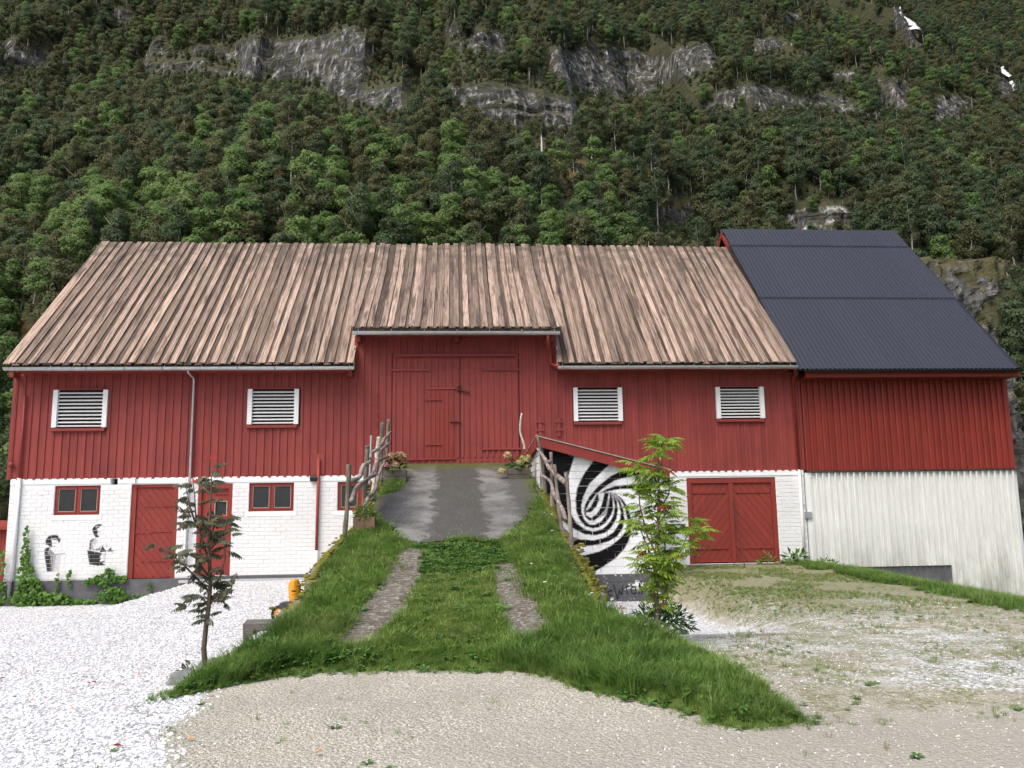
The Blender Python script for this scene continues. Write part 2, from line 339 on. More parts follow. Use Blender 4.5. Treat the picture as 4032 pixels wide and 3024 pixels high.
# ------------------------------------------------------------------ mountainside with cliff bands
S = 4032/2212.0
CLIFFS = [[(0, 85), (70, 88), (115, 110), (100, 145), (0, 160)], [(235, 15), (290, 8), (292, 46), (250, 46)],
  [(302, 114), (330, 82), (434, 92), (560, 84), (640, 82), (690, 70), (740, 62), (800, 92), (890, 130), (921, 156), (876, 194), (893, 246), (758, 232), (690, 190), (590, 168), (434, 162), (309, 164)],
  [(945, 48), (1095, 76), (1110, 106), (984, 117)], [(960, 188), (1060, 188), (1250, 206), (1252, 280), (1130, 274), (1015, 246), (968, 224)],
  [(1165, 118), (1282, 94), (1449, 114), (1481, 98), (1548, 78), (1552, 130), (1489, 178), (1407, 196), (1400, 214), (1331, 210), (1254, 203), (1195, 162)],
  [(1617, 80), (1763, 102), (1756, 120), (1624, 106)], [(1505, 208), (1593, 181), (1708, 191), (1791, 202), (1912, 238), (1895, 260), (1826, 246), (1722, 239), (1611, 229), (1515, 230)],
  [(1765, 158), (1852, 150), (1852, 182), (1805, 182)], [(1890, 165), (1922, 168), (1967, 200), (1966, 246), (1907, 238)],
  [(2015, 206), (2126, 214), (2064, 260), (2010, 274)], [(1676, 466), (1708, 446), (1862, 442), (1862, 472), (1795, 503), (1700, 503)],
  [(1390, 442), (1515, 442), (1500, 486), (1400, 490)], [(1188, 352), (1300, 352), (1290, 382), (1195, 378)], [(1700, 20), (1740, 30), (1720, 60), (1690, 45)],
  [(1926, 16), (1948, 16), (1984, 68), (1990, 98), (1958, 92), (1932, 52)], [(2144, 146), (2166, 148), (2194, 206), (2172, 214)],
  [(0, 725), (62, 715), (58, 800), (0, 830)]]
HEATH = [[(1180, 343), (1405, 350), (1400, 392), (1185, 385)], [(1380, 428), (1520, 436), (1515, 452), (1375, 448)], [(0, 695), (80, 690), (75, 850), (0, 860)]]
mx = np.linspace(-290, 400, 420); mz = np.linspace(-4, 330, 300); MX, MZ = np.meshgrid(mx, mz)
foot = 80 + 9*(fbm(mx*.02, 0*mx, 0, 31, 3)-.5)*2 + 14*sstep(20, 60, mx); dz = mz[1]-mz[0]
big = 16*(fbm(MX*.012, MZ*.015, 0, 40, 3)-.5)*2
warpx = (fbm(MX*.11, MZ*.11, 0, 50, 3)-.5)*46; warpy = (fbm(MX*.11, MZ*.11, 0, 60, 3)-.5)*26
MY = foot[None] + (MZ+4)*1.02 + big
def mask_of(polys, X, Y, Z, wx=0, wy=0):
    p = project(np.stack([X, Y, Z], -1))/S; m = np.zeros(X.shape, bool)
    for q in polys: m |= inpoly(p[..., 0]+wx, p[..., 1]+wy, q)
    return m*(fbm(X*.055, Z*.11, 0, 57, 3) < .70) if polys is CLIFFS else m.astype(float)
def blur(a, n=1):
    for _ in range(n):
        b = np.pad(a, 1, mode='edge'); a = (b[:-2, 1:-1]+b[2:, 1:-1]+b[1:-1, :-2]+b[1:-1, 2:]+2*b[1:-1, 1:-1])/6
    return a
for it in range(5):
    cl = blur(mask_of(CLIFFS, MX, MY, MZ, warpx, warpy), 1)
    dy = (1.10*(1-cl)+.12*cl)*dz; MY = foot[None] + np.cumsum(dy, 0) + big
rock = blur(mask_of(CLIFFS, MX, MY, MZ, warpx, warpy), 1); heath = blur(mask_of(HEATH, MX, MY, MZ, warpx*.5, warpy*.5), 2)
crag = np.abs(fbm(MX*.09, MZ*.16, 0, 70, 5)-.5)*2; strat = fbm(MX*.05, MZ*.55, 0, 80, 4)-.5
crag2 = np.abs(fbm(MX*.33, MZ*.22, 0, 77, 3)-.5)*2
MYf = MY - rock*((crag-.3)*4.0+strat*3.6+(crag2-.3)*2.4) - (1-rock)*3*(fbm(MX*.08, MZ*.08, 0, 90, 3)-.5)
k = N('mountain'); v = k.vec((.75, .75, .075)); st = k.noise(1.0, 7, .72, v, .4); br = k.noise(.16, 6, .7); hz = k.noise(.35, 6, .65, k.vec((.30, .30, 1.9)))
rc = k.ramp(st, [(.30, (.014, .014, .018)), (.48, (.040, .038, .046)), (.56, (.21, .205, .20)), (.62, (.68, .66, .63))])
rc = k.mix(k.ramp(br, [(.55, 0), (.70, .7)]), rc, k.mix(st, (.10, .095, .09), (.36, .32, .27)))
rc = k.mix(k.ramp(br, [(.44, .95), (.57, 0)]), rc, k.mix(k.ramp(st, [(.5, 0), (.62, 1)]), (.016, .015, .022), (.20, .20, .20)))
rc = k.mix(k.ramp(hz, [(.56, 0), (.66, .85)]), rc, (.045, .048, .016))
fl = k.mix(k.ramp(k.noise(1.1, 7, .75), [(.3, 0), (.7, 1)]), (.018, .022, .009), (.080, .078, .030)); fl = k.mix(k.attr('heath', 'Fac'), fl, k.mix(k.noise(.6, 6), (.075, .075, .018), (.17, .10, .022)))
nz_ = k.sep(2, k.n('ShaderNodeNewGeometry').outputs['Normal']); rc = k.mix(k.ramp(k.math('ADD', nz_, k.math('MULTIPLY_ADD', k.noise(.9, 6, .7), .9, -.45)), [(.66, 0), (.84, .85)]), rc, k.mix(k.noise(1.2, 5), (.030, .034, .012), (.085, .075, .025)))
rm = k.ramp(k.math('ADD', k.attr('rock', 'Fac'), k.math('MULTIPLY_ADD', k.noise(.4, 6, .7), .5, -.25)), [(.4, 0), (.55, 1)])
k.bump(k.math('ADD', st, hz), 1.0, .8); M['mountain'] = k.out(k.mix(rm, fl, rc), .8, .3)
me = grid_mesh('mountain', MX, MYf, MZ, M['mountain'], smooth=False); set_attr(me, 'rock', rock); set_attr(me, 'heath', heath)
tag(link('mountain', me), kind='structure')
MPIX = project(np.stack([MX, MYf, MZ], -1))/S
def mountain_at(px, py):
    d = (MPIX[..., 0]-px)**2+(MPIX[..., 1]-py)**2; i = np.unravel_index(np.argmin(d), d.shape); return np.array([MX[i], MYf[i], MZ[i]])
# rocky crag rising beside the barn's right end
cx, cz = np.meshgrid(np.linspace(34, 72, 120), np.linspace(-4, 34, 120))
edge = np.interp(cz, [-4, 6, 10, 15.3, 17.7, 20.6, 22, 25, 30], [49, 50.5, 51.5, 52.9, 53.7, 54.5, 56, 59, 61]) + 1.6*(fbm(cz*.35, 0*cz, 0, 68, 3)-.5)
crest = 27.6 + 1.8*(fbm(cx*.25, 0*cx, 0, 69, 3)-.5) - .45*np.clip(46-cx, 0, 20)
lobe = np.clip((edge-cx)/1.6, 0, 1)*np.clip((crest-cz)/1.8, 0, 1); lobe2 = np.clip((cx-50)/2, 0, 1)*np.clip((66-cx)/4, 0, 1)*np.clip((cz-17.5-.2*(cx-53))/1.5, 0, 1)*np.clip((crest+.6-cz)/3, 0, 1)
cy = 96 - 24*sstep(0, 1, lobe) - 8*sstep(0, 1, lobe2)*(1-sstep(0, 1, lobe)) + (cz-4)*.25 - 5*np.abs(fbm(cx*.20+cz*.06, cz*.09, 0, 71, 5)-.5)*2 - 2.4*(fbm(cx*.8, cz*.45, 0, 75, 4)-.5)
k = N('crag_rock'); v = k.vec((1.1, 1.1, .22)); st = k.noise(1.2, 7, .72, v, .5); br = k.noise(.35, 6, .7); ms = k.noise(.6, 6, .7)
rc = k.ramp(st, [(.30, (.016, .016, .018)), (.46, (.075, .075, .073)), (.60, (.165, .16, .152)), (.76, (.33, .32, .30))]); rc = k.mix(k.ramp(br, [(.35, .8), (.5, 0)]), rc, (.03, .03, .03)); rc = k.mix(k.ramp(ms, [(.55, 0), (.68, .7)]), rc, (.075, .075, .03))
mz_ = k.ramp(k.math('ADD', k.math('MULTIPLY_ADD', k.sep(2), .05, -.72), ms), [(.92, 0), (1.08, .9)])
rc = k.mix(mz_, rc, k.mix(k.noise(2, 5), (.045, .05, .018), (.10, .085, .03))); k.bump(k.math('ADD', st, br), 1.0, .35); M['crag'] = k.out(rc, .85, .25)
tag(link('rock_crag', grid_mesh('rock_crag', cx, cy, cz, M['crag'], smooth=False)), kind='structure')
# waterfalls
k = N('falling_water'); M['water'] = k.out(k.mix(k.noise(1.5, 5, .7, k.vec((2, 2, .3))), (.55, .60, .66), (.88, .90, .93)), .35, .5)
def waterfall(pts, wid, label):
    mb = MB(); P = [mountain_at(a, b) for a, b in pts]; q = []
    for i in range(len(P)-1):
        for t in np.linspace(0, 1, 7, endpoint=i == len(P)-2): q.append((P[i]*(1-t)+P[i+1]*t, wid[i]*(1-t)+wid[i+1]*t))
    vs = []
    for p, wd in q:
        j = rng.normal(size=2)*wd*.12
        for s, b in ((-1, .3), (-.5, 1.1), (0, 1.4), (.5, 1.1), (1, .3)): vs.append((p[0]+s*wd/2*(1+j[0])+j[1], p[1]-2.2-b, p[2]))
    mb.add(vs, [(i*5+k, i*5+k+1, i*5+k+6, i*5+k+5) for i in range(len(q)-1) for k in range(4)])
    return tag(mb.obj('waterfall', M['water'], smooth=True), label, 'waterfall', 'waterfalls on the mountainside')
waterfall([(1938, 22), (1938, 40), (1952, 52), (1966, 62), (1972, 74)], [.6, 1.1, 1.8, 2.8, 3.8], 'long white waterfall fanning out at its foot high among the trees')
waterfall([(2152, 152), (2160, 165), (2170, 176)], [.8, 1.6, 1.5], 'short white waterfall stepping down between dark green trees')
waterfall([(2173, 186), (2179, 194), (2182, 206)], [.6, 1.2, .8], 'thin trickle of white water below the short waterfall')

# ------------------------------------------------------------------ forest
def crown(h, rx, base, n, leaf, lobes, seed, droop=0.0):
    r = np.random.default_rng(seed); V = []; F = []; C = []; NN = []
    for i in range(lobes):
        t = (i+.5)/lobes; a = r.uniform(0, 6.28); zz = base+(h-base)*(.12+.80*t); rr = rx*(.75*math.sin(math.pi*(.18+.72*t))+.12)
        C.append((rr*.62*math.cos(a), rr*.62*math.sin(a), zz, rx*r.uniform(.34, .55)*(1.15-.45*t)))
    C.append((0, 0, base+(h-base)*.55, rx*.55)); C.append((0, 0, h-rx*.35, rx*.38))
    W = np.array([c[3]**2 for c in C]); W /= W.sum(); pick = r.choice(len(C), n, p=W)
    for i in pick:
        c = C[i]; d = r.normal(size=3); d /= np.linalg.norm(d)
        if d[2] < -.3: d[2] *= -.6
        rad = c[3]*(r.uniform(.55, 1.0)**.5)*r.uniform(.85, 1.12); p = np.array(c[:3])+d*rad*np.array([1, 1, .9]); p[2] -= droop*abs(r.normal())
        nrm = d*.8+r.normal(size=3)*.55+np.array([0, 0, .35]); nrm /= np.linalg.norm(nrm); a = np.cross(nrm, r.normal(size=3)); a /= np.linalg.norm(a); b = np.cross(nrm, a)
        s = leaf*r.uniform(.55, 1.25); s2 = s*r.uniform(.45, .8); k0 = len(V)
        V += [p-a*s, p-b*s2+nrm*s*.15, p+a*s, p+b*s2+nrm*s*.15]; F.append((k0, k0+1, k0+2, k0+3) if np.dot(np.cross(a, b), d) > 0 else (k0, k0+3, k0+2, k0+1))
        ax = p-np.array([0, 0, base+(h-base)*.35]); sn = d*.75+ax/(np.linalg.norm(ax)+.01)*.6+nrm*.25; sn /= np.linalg.norm(sn); NN += [tuple(sn)]*4
    return [tuple(map(float, x)) for x in V], F, NN
def soft(me, nn):
    me.normals_split_custom_set_from_vertices(list(nn)+[(0, 0, 0)]*(len(me.vertices)-len(nn))); return me
def trunk_mb(h, seed, mb=None, m=0):
    r = np.random.default_rng(seed); mb = mb or MB(); x = y = 0; pts = []
    for i in range(5): pts.append((x, y, h*.86*i/4-.6*(i == 0))); x += r.normal()*.16; y += r.normal()*.16
    mb.tube(pts, [.13, .11, .09, .06, .025], 5, m)
    for i in range(5):
        z = h*r.uniform(.35, .8); a = r.uniform(0, 6.28); L = h*r.uniform(.12, .22); mb.tube([(0, 0, z), (L*.6*math.cos(a), L*.6*math.sin(a), z+L*.5), (L*math.cos(a), L*math.sin(a), z+L)], [.05, .03, .01], 4, m, False)
    return mb
SHAPES = [dict(h=9.5, rx=2.3, base=2.6, n=1900, leaf=.185, lobes=12, seed=1, droop=.35), dict(h=8.0, rx=2.9, base=1.2, n=2500, leaf=.195, lobes=15, seed=2), dict(h=10.5, rx=2.1, base=3.8, n=1600, leaf=.18, lobes=10, seed=3, droop=.4), dict(h=7.0, rx=2.7, base=.8, n=2300, leaf=.19, lobes=14, seed=4), dict(h=8.8, rx=2.5, base=1.8, n=1800, leaf=.20, lobes=9, seed=5, droop=.2)]
COLS = ['fol_green', 'fol_olive', 'fol_dark', 'fol_brown']
crowns = {}; trunks = {}; whole = []
for si, sh in enumerate(SHAPES):
    cv, cf, cn_ = crown(**sh); trunks[si] = trunk_mb(sh['h'], 30+si).mesh('trunk', M['bark_pale'] if si in (0, 2) else M['bark'])
    for ci, cn in enumerate(COLS):
        crowns[si, ci] = soft(MB().add(cv, cf).mesh('crown', M[cn], True), cn_)
        wm = MB().add(cv, cf, 0); trunk_mb(sh['h'], 30+si, wm, 1); whole.append(soft(wm.mesh('forest_tree', [M[cn], M['bark_pale'] if si in (0, 2) else M['bark']], True), cn_))
# tree sites on the slope: one jittered candidate for each small patch of ground
sites = []
step = 4.1
slope_len = np.concatenate([[0], np.cumsum(np.hypot(np.diff(MY.mean(1)), dz))])
for s_ in np.arange(2, slope_len[-1], step):
    zc = np.interp(s_, slope_len, mz); xs = np.arange(-284, 392, step)+rng.uniform(-1.4, 1.4, int(np.ceil(676/step)))[:len(np.arange(-284, 392, step))]
    for x in xs: sites.append((x, zc+rng.uniform(-1.0, 1.0)))
sites = np.array(sites); fi = np.clip((sites[:, 0]-mx[0])/(mx[1]-mx[0]), 0, len(mx)-1.001); fj = np.clip((sites[:, 1]-mz[0])/dz, 0, len(mz)-1.001)
ii, jj = fi.astype(int), fj.astype(int); ty = MYf[jj, ii]; tr = rock[jj, ii]; th = heath[jj, ii]; tx, tz = mx[ii]+(fi-ii)*(mx[1]-mx[0]), mz[jj]+(fj-jj)*dz
hs = rng.uniform(.75, 1.35, len(sites))*(1.0-.25*sstep(60, 220, tz)); u = rng.uniform(size=len(sites))
hs = np.where((tr > .3), hs*.42, hs); keep = np.where(tr > .3, u < .30, u < .95) & ~((th > .4) & (u > .12)); hs = np.where(th > .4, hs*.6, hs)
T = np.stack([tx, ty, tz], -1); pb = project(T)/S; pt = project(T+np.stack([0*tx, 0*tx, hs*9.5], -1))/S
keep &= (pb[:, 0] > -380) & (pb[:, 0] < 2620) & (pb[:, 1] > -60) & (pt[:, 1] < 1250)
roofline = np.interp(pt[:, 0], [-40, 20, 225, 1540, 1545, 1925, 2195, 2230], [1400, 800, 520, 525, 498, 498, 800, 1400])
hidden = (pt[:, 1] > roofline+70) & (pt[:, 0] > 330) & (pt[:, 0] < 1900); keep &= ~hidden
FALLS = [(1938, 30), (1945, 48), (1960, 58), (1970, 72), (2155, 158), (2168, 174), (2176, 190), (2181, 203)]
bare = np.zeros(len(tx), bool)
for f_ in (.55, .8, 1.0):
    pm_ = project(T+np.stack([0*tx, 0*tx, hs*8.5*f_], -1))/S
    for q_ in CLIFFS[:-1]+[[(2005, 560), (2060, 545), (2205, 540), (2190, 600), (2168, 645), (2160, 705), (2150, 770), (2120, 740)]]: bare |= inpoly(pm_[:, 0], pm_[:, 1], q_)
    for a_, b_ in FALLS: keep &= ~(np.hypot(pm_[:, 0]-a_, pm_[:, 1]-b_) < 17)
keep &= ~(bare & (rng.uniform(size=len(tx)) > .92)); hs = np.where(bare, hs*rng.uniform(.18, .46, len(tx)), hs)
# species by place: fresh green low on the left, brown birches across the middle, dark alders to the right
nz = fbm(tx*.025, tz*.03, 0, 101, 3); n2 = rng.uniform(size=len(tx))
pg = .10+1.0*sstep(50, -60, tx)*sstep(85, 40, tz)+.25*sstep(.55, .7, nz); pbn = .12+.22*sstep(.48, .62, fbm(tx*.03, tz*.04, 0, 111, 3)); pd = .22+.40*sstep(20, 90, tx)
tot = pg+pbn+pd+.30; ci = np.where(n2 < pg/tot, 0, np.where(n2 < (pg+pbn)/tot, 3, np.where(n2 < (pg+pbn+pd)/tot, 2, 1)))
si = np.where(ci == 0, rng.choice([1, 3, 4], len(tx)), np.where(ci == 3, rng.choice([0, 2, 4], len(tx)), rng.integers(0, 5, len(tx))))
rz = rng.uniform(0, 6.28, len(tx)); size = (pb[:, 1]-pt[:, 1])*((pb[:, 0] > -20) & (pb[:, 0] < 2232) & (pt[:, 1] > 0) & (pt[:, 1] < roofline-14)); size = np.where(keep, size, 0)
order = np.argsort(-size); single = set(order[:290].tolist())
KIND = ['fresh green leafy tree', 'olive green birch', 'dark green tree', 'brownish autumn birch']
def tree_label(i):
    x_ = pt[i, 0]; pl_ = 'past the left barn gable' if x_ < 130 else 'behind the left half of the plank roof' if x_ < 700 else 'behind the middle of the plank roof' if x_ < 1150 else 'behind the right plank roof end' if x_ < 1545 else 'behind the black metal roof' if x_ < 1960 else 'past the extension'
    gap = roofline[i]-pt[i, 1]; return ('tall ' if hs[i] > 1.12 else 'small ' if hs[i] < .9 else '')+KIND[ci[i]]+' '+pl_+(', higher up' if gap > 190 else ', low down')
for i in single:
    tl = tree_label(i); q = thing('forest_tree', (tx[i], ty[i]+.3, tz[i]-.2), tl, 'tree', 'forest: '+tl)
    q.rotation_euler = (0, 0, rz[i]); q.scale = (hs[i],)*3
    for nm, dat in (('trunk', trunks[si[i]]), ('crown', crowns[si[i], ci[i]])):
        c = bpy.data.objects.new(nm, dat); COL.objects.link(c); c.parent = q
for k_, (a_, b_) in enumerate(((1167, 349), (1281, 364))):
    p_ = mountain_at(a_, b_); q = thing('birch_tree', (p_[0], p_[1]-.6, p_[2]), ['tall birch with bare white trunk at the left end of the mossy ledge', 'slim birch with bare white trunk on the mossy ledge'][k_], 'tree')
    M['white_bark'] = M.get('white_bark') or plain('white_birch_bark', (.72, .70, .66), .7); MB().tube([(0, 0, -.5), (.1, 0, 4), (0, .1, 8)], [.20, .16, .05], 6).obj('trunk', M['white_bark']).parent = q
    c = bpy.data.objects.new('crown', crowns[2, 1]); COL.objects.link(c); c.parent = q; c.location = (0, 0, 2.2); c.scale = (.8, .8, .75)
rest = [i for i in np.nonzero(keep)[0] if i not in single]
# low scrub on the open ground round the cliffs and on the heath
sx_, sz_ = [a.ravel() for a in np.meshgrid(np.arange(-250, 320, 1.7), np.arange(0, 250, 1.25))]; sx_ = sx_+rng.uniform(-.8, .8, len(sx_)); sz_ = sz_+rng.uniform(-.6, .6, len(sz_))
i_, j_ = ((sx_-mx[0])/(mx[1]-mx[0])).astype(int), ((sz_-mz[0])/dz).astype(int); Q = np.stack([sx_, MYf[j_, i_], sz_], -1); qp = project(Q)/S; open_ = np.zeros(len(sx_), bool)
for q_ in CLIFFS+HEATH: a_ = np.array(q_); open_ |= (qp[:, 0] > a_[:, 0].min()-30) & (qp[:, 0] < a_[:, 0].max()+30) & (qp[:, 1] > a_[:, 1].min()-55) & (qp[:, 1] < a_[:, 1].max()+40)
open_ &= (rock[j_, i_] < .35) & (rng.uniform(size=len(sx_)) < .75-.3*(heath[j_, i_] > .4)); Q = Q[open_]; nq = len(Q); print('scrub', nq)
scatter('distant_forest', whole, np.concatenate([T[rest]+np.array([0, .3, -.2]), Q-np.array([0, 0, .35])]), np.concatenate([np.stack([0*rz[rest], 0*rz[rest], rz[rest]], -1), np.stack([np.zeros(nq), np.zeros(nq), rng.uniform(0, 6, nq)], -1)]), np.concatenate([hs[rest], rng.uniform(.10, .30, nq)]), np.concatenate([si[rest]*4+ci[rest], 12+rng.choice([1, 1, 2, 3, 3, 0], nq)]), 'mixed woodland covering the upper mountainside around the grey cliffs', 'forest')
print('forest', len(rest), len(single))
# ------------------------------------------------------------------ earth ramp up to the barn gate
def xL(y): return np.interp(y, [5.5, 7.3, 8.15, 8.8, 9.4, 10.1, 12.3, 13.1, 14.2, 19.4], [-2.4, -2.46, -2.40, -2.12, -2.04, -1.95, -1.88, -1.78, -1.66, -1.62])
def xR(y): return np.interp(y, [5.5, 6.2, 6.7, 7.5, 8.2, 8.9, 9.4, 10, 19.4], [2.45, 2.55, 2.55, 2.42, 2.2, 1.95, 1.80, 1.74, 1.74])
def yB(x): return np.interp(x, [-2.9, -2.55, -2.2, -1.7, -.8, .5, .85, 1.2, 1.6, 2.0, 2.5, 2.95], [6.6, 6.95, 7.5, 8.08, 8.1, 7.85, 7.5, 6.95, 6.35, 5.92, 5.95, 6.1])
def foot_f(x, y): return .8*(y-yB(x)) + .34*(fbm(np.asarray(x)*1.7, np.asarray(y)*1.7, 0, 207, 3)-.5)
def top_z(x, y):
    t = .222*(y-8.15); b = .10*sstep(6.0, 6.7, y)*sstep(.9, 1.9, x)*sstep(3.0, 2.3, x)*sstep(10, 8.2, y)
    return np.log1p(np.exp(np.clip(t*9, -30, 30)))/9 + b + .035
def ramp_z(x, y):
    x = np.asarray(x, float); y = np.asarray(y, float); e = np.minimum(x-xL(y), xR(y)-x) + .07*(fbm(x*2.2, y*2.2, 0, 200, 3)-.5)
    f = np.minimum(e, foot_f(x, y)); t = top_z(x, y)-.05*sstep(.28, .0, e)*sstep(8.5, 10, y); g = ground_z(x, y)
    return np.where(f > 0, g+(t-g)*sstep(0, .16, f), g-.05-.1*sstep(0, -.1, f)) + .02*(fbm(x*4, y*4, 0, 210, 3)-.5)*(f > .05)
SLAB = [(-1.55, 19.3), (-1.55, 17.6), (-1.12, 17.2), (-1.1, 16.4), (-1.5, 15.7), (-1.52, 14.5), (-1.25, 13.7), (-1.02, 13.25), (-.87, 12.72), (-.6, 12.38), (-.3, 12.48), (.1, 12.62), (.45, 12.5), (.77, 12.58), (1.12, 13.7), (1.5, 15.1), (1.56, 16.3), (1.62, 19.3)]
TRK_L = [(-.78, 12.2), (-.48, 12.1), (-.46, 11.1), (-.58, 9.6), (-.78, 8.66), (-1.28, 8.40), (-1.22, 9.08), (-1.02, 10.2), (-.92, 11.3)]
TRK_R = [(.50, 11.4), (.79, 11.35), (.88, 10.1), (1.07, 9.2), (.95, 8.58), (.56, 8.6), (.50, 9.8)]
rx_, ry_ = np.meshgrid(np.arange(-3.2, 3.3, .06), np.arange(5.6, 19.27, .07)); rzz = ramp_z(rx_, ry_)
k = N('turf_soil'); c = k.mix(k.noise(3, 5), (.050, .085, .018), (.095, .135, .032)); c = k.mix(k.ramp(k.noise(6, 5, .65), [(.55, 0), (.72, .7)]), c, (.06, .045, .028)); k.bump(k.noise(12, 5), .8, .03); M['turf'] = k.out(c, .95, .1)
tag(link('ramp', grid_mesh('ramp', rx_, ry_, rzz, M['turf'])), kind='structure')
# broom-grooved concrete deck and the two wheel tracks, laid on the ramp
def deck(name, poly, res, lift, mat, wob=.05):
    a = np.array(poly); X, Y = np.meshgrid(np.arange(a[:, 0].min(), a[:, 0].max()+res, res), np.arange(a[:, 1].min(), min(a[:, 1].max(), 19.24)+res*.5, res))
    Z = top_z(X, Y)+lift*np.ones_like(X); wx = (fbm(X*3, Y*3, 0, 220, 3)-.5)*wob*2; cxm = lambda q: (q[:-1, :-1]+q[1:, 1:])/2
    kp = inpoly(cxm(X+wx), cxm(Y+wx), poly); return tag(link(name, grid_mesh(name, X, Y, Z, mat, keep=kp)), kind='structure')
k = N('old_concrete'); w1 = k.n('ShaderNodeTexWave', wave_type='BANDS', bands_direction='Y'); w1.inputs['Scale'].default_value = 5.0; w1.inputs['Distortion'].default_value = 2.2; w1.inputs['Detail'].default_value = 4; k.l(k.pos(), w1.inputs[0])
x = k.sep(0); y = k.sep(1); cen = k.math('SUBTRACT', .47, k.math('ABSOLUTE', k.math('SUBTRACT', x, .03))); cm = k.ramp(k.math('ADD', k.math('MULTIPLY_ADD', cen, 4, .5), k.math('MULTIPLY_ADD', k.noise(2.4, 6, .72), 3.6, -1.8)), [(.3, 0), (.7, 1)])
b = k.noise(1.6, 6, .65); c = k.mix(k.ramp(b, [(.36, 0), (.60, 1)]), (.085, .082, .076), (.19, .184, .172))
c = k.mix(k.math('MULTIPLY', cm, .92), c, k.mix(w1.outputs[1], (.026, .026, .021), (.095, .092, .078)))
od = k.ramp(k.math('ADD', k.math('MULTIPLY_ADD', k.math('ABSOLUTE', x), 1.5, -1.35), k.math('MULTIPLY_ADD', k.noise(2.2, 6, .7), 1.4, -.7)), [(-.0, 0), (.35, 1)]); c = k.mix(k.math('MULTIPLY', od, .85), c, (.062, .062, .055))
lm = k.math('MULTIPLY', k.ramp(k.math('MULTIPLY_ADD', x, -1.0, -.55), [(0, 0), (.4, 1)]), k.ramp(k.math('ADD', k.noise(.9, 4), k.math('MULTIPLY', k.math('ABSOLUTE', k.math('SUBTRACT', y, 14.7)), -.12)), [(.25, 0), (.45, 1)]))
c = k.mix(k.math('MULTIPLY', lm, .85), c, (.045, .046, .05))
ms = k.math('ADD', k.math('MULTIPLY_ADD', y, .42, -7.55), k.math('MULTIPLY', k.noise(2.0, 5), .55)); ex = k.math('MULTIPLY_ADD', k.math('ABSOLUTE', x), 1.1, -1.35)
ms = k.ramp(k.math('MAXIMUM', ms, k.math('ADD', ex, k.math('MULTIPLY', k.noise(3, 5), .6))), [(.40, 0), (.66, 1)])
c = k.mix(k.math('MULTIPLY', ms, .85), c, k.mix(k.noise(9, 4), (.045, .055, .008), (.11, .105, .02)))
c = k.mix(k.ramp(k.vor(55, out='Color'), [(.86, 0), (.93, .6)]), c, (.30, .29, .27))
k.bump(k.math('ADD', k.math('MULTIPLY', w1.outputs[1], .8), k.noise(25, 5)), .7, .012); M['concrete'] = k.out(c, .8, .3)
k = N('track_concrete'); w1 = k.n('ShaderNodeTexWave', wave_type='BANDS', bands_direction='Y'); w1.inputs['Scale'].default_value = 4.6; w1.inputs['Distortion'].default_value = 9; w1.inputs['Detail'].default_value = 5; k.l(k.pos(), w1.inputs[0])
c = k.mix(k.ramp(w1.outputs[1], [(.1, 0), (.9, 1)]), (.11, .098, .08), (.175, .16, .138)); c = k.mix(k.ramp(k.noise(6, 6, .75), [(.42, 0), (.62, .9)]), c, (.075, .058, .04)); c = k.mix(k.ramp(k.noise(13, 5, .7), [(.52, 0), (.68, .8)]), c, (.34, .32, .28)); c = k.mix(k.ramp(k.vor(60, out='Color'), [(.8, 0), (.88, .7)]), c, (.42, .40, .36))
k.bump(k.math('ADD', k.math('MULTIPLY', w1.outputs[1], .35), k.noise(30, 5)), .8, .012); M['track'] = k.out(c, .85, .25)
deck('concrete_deck', SLAB, .05, .03, M['concrete']); deck('wheel_track', TRK_L, .035, .006, M['track']); deck('wheel_track', TRK_R, .035, .006, M['track'])

# ------------------------------------------------------------------ grass, weeds, moss, pebbles
def blades(n, h, wd, lean, seed, spread=.05):
    r = np.random.default_rng(seed); mb = MB()
    for i in range(n):
        a = r.uniform(0, 6.28); d = np.array([math.cos(a), math.sin(a), 0]); s = np.array([-d[1], d[0], 0])*wd*r.uniform(.6, 1.2); p = d*r.uniform(0, spread)+np.array([0, 0, -.015]); H = h*r.uniform(.5, 1.1); l = lean*r.uniform(.3, 1.2)*H
        m = p+d*l*.35+np.array([0, 0, H*.6]); t = p+d*l+np.array([0, 0, H*(1-.25*lean*r.uniform(0, 1))])
        mb.add([p-s, p+s, m-s*.7, m+s*.7, t], [(0, 1, 3, 2), (2, 3, 4)])
    return mb
def broad(n, L, wd, seed):
    r = np.random.default_rng(seed); mb = MB()
    for i in range(n):
        a = r.uniform(0, 6.28); d = np.array([math.cos(a), math.sin(a), 0]); s = np.array([-d[1], d[0], 0]); e = r.uniform(.25, .9); l = L*r.uniform(.6, 1.1); q = wd*r.uniform(.7, 1.1)
        p0 = np.array([0, 0, -.01]); p1 = d*l*.35+np.array([0, 0, l*e*.5]); p2 = d*l*.7+np.array([0, 0, l*e*.62]); p3 = d*l+np.array([0, 0, l*e*.45])
        mb.add([p0, p1-s*q*.8, p1+s*q*.8, p2-s*q, p2+s*q, p3, p1-np.array([0, 0, q*.25]), p2-np.array([0, 0, q*.3])], [(0, 6, 1), (0, 2, 6), (1, 6, 7, 3), (6, 2, 4, 7), (3, 7, 5), (7, 4, 5)])
    return mb
def lump(seed, flat=.6, n=2, rough=.18):
    bm = bmesh.new(); bmesh.ops.create_icosphere(bm, subdivisions=n, radius=1); V = np.array([v.co[:] for v in bm.verts]); d = 1+rough*2*(fbm(V[:, 0]*1.3+seed*7, V[:, 1]*1.3, V[:, 2]*1.3, seed, 3)-.5)
    V = V*d[:, None]*np.array([1, 1, flat]); F = [tuple(v.index for v in f.verts) for f in bm.faces]; bm.free(); return MB().add(V, F)
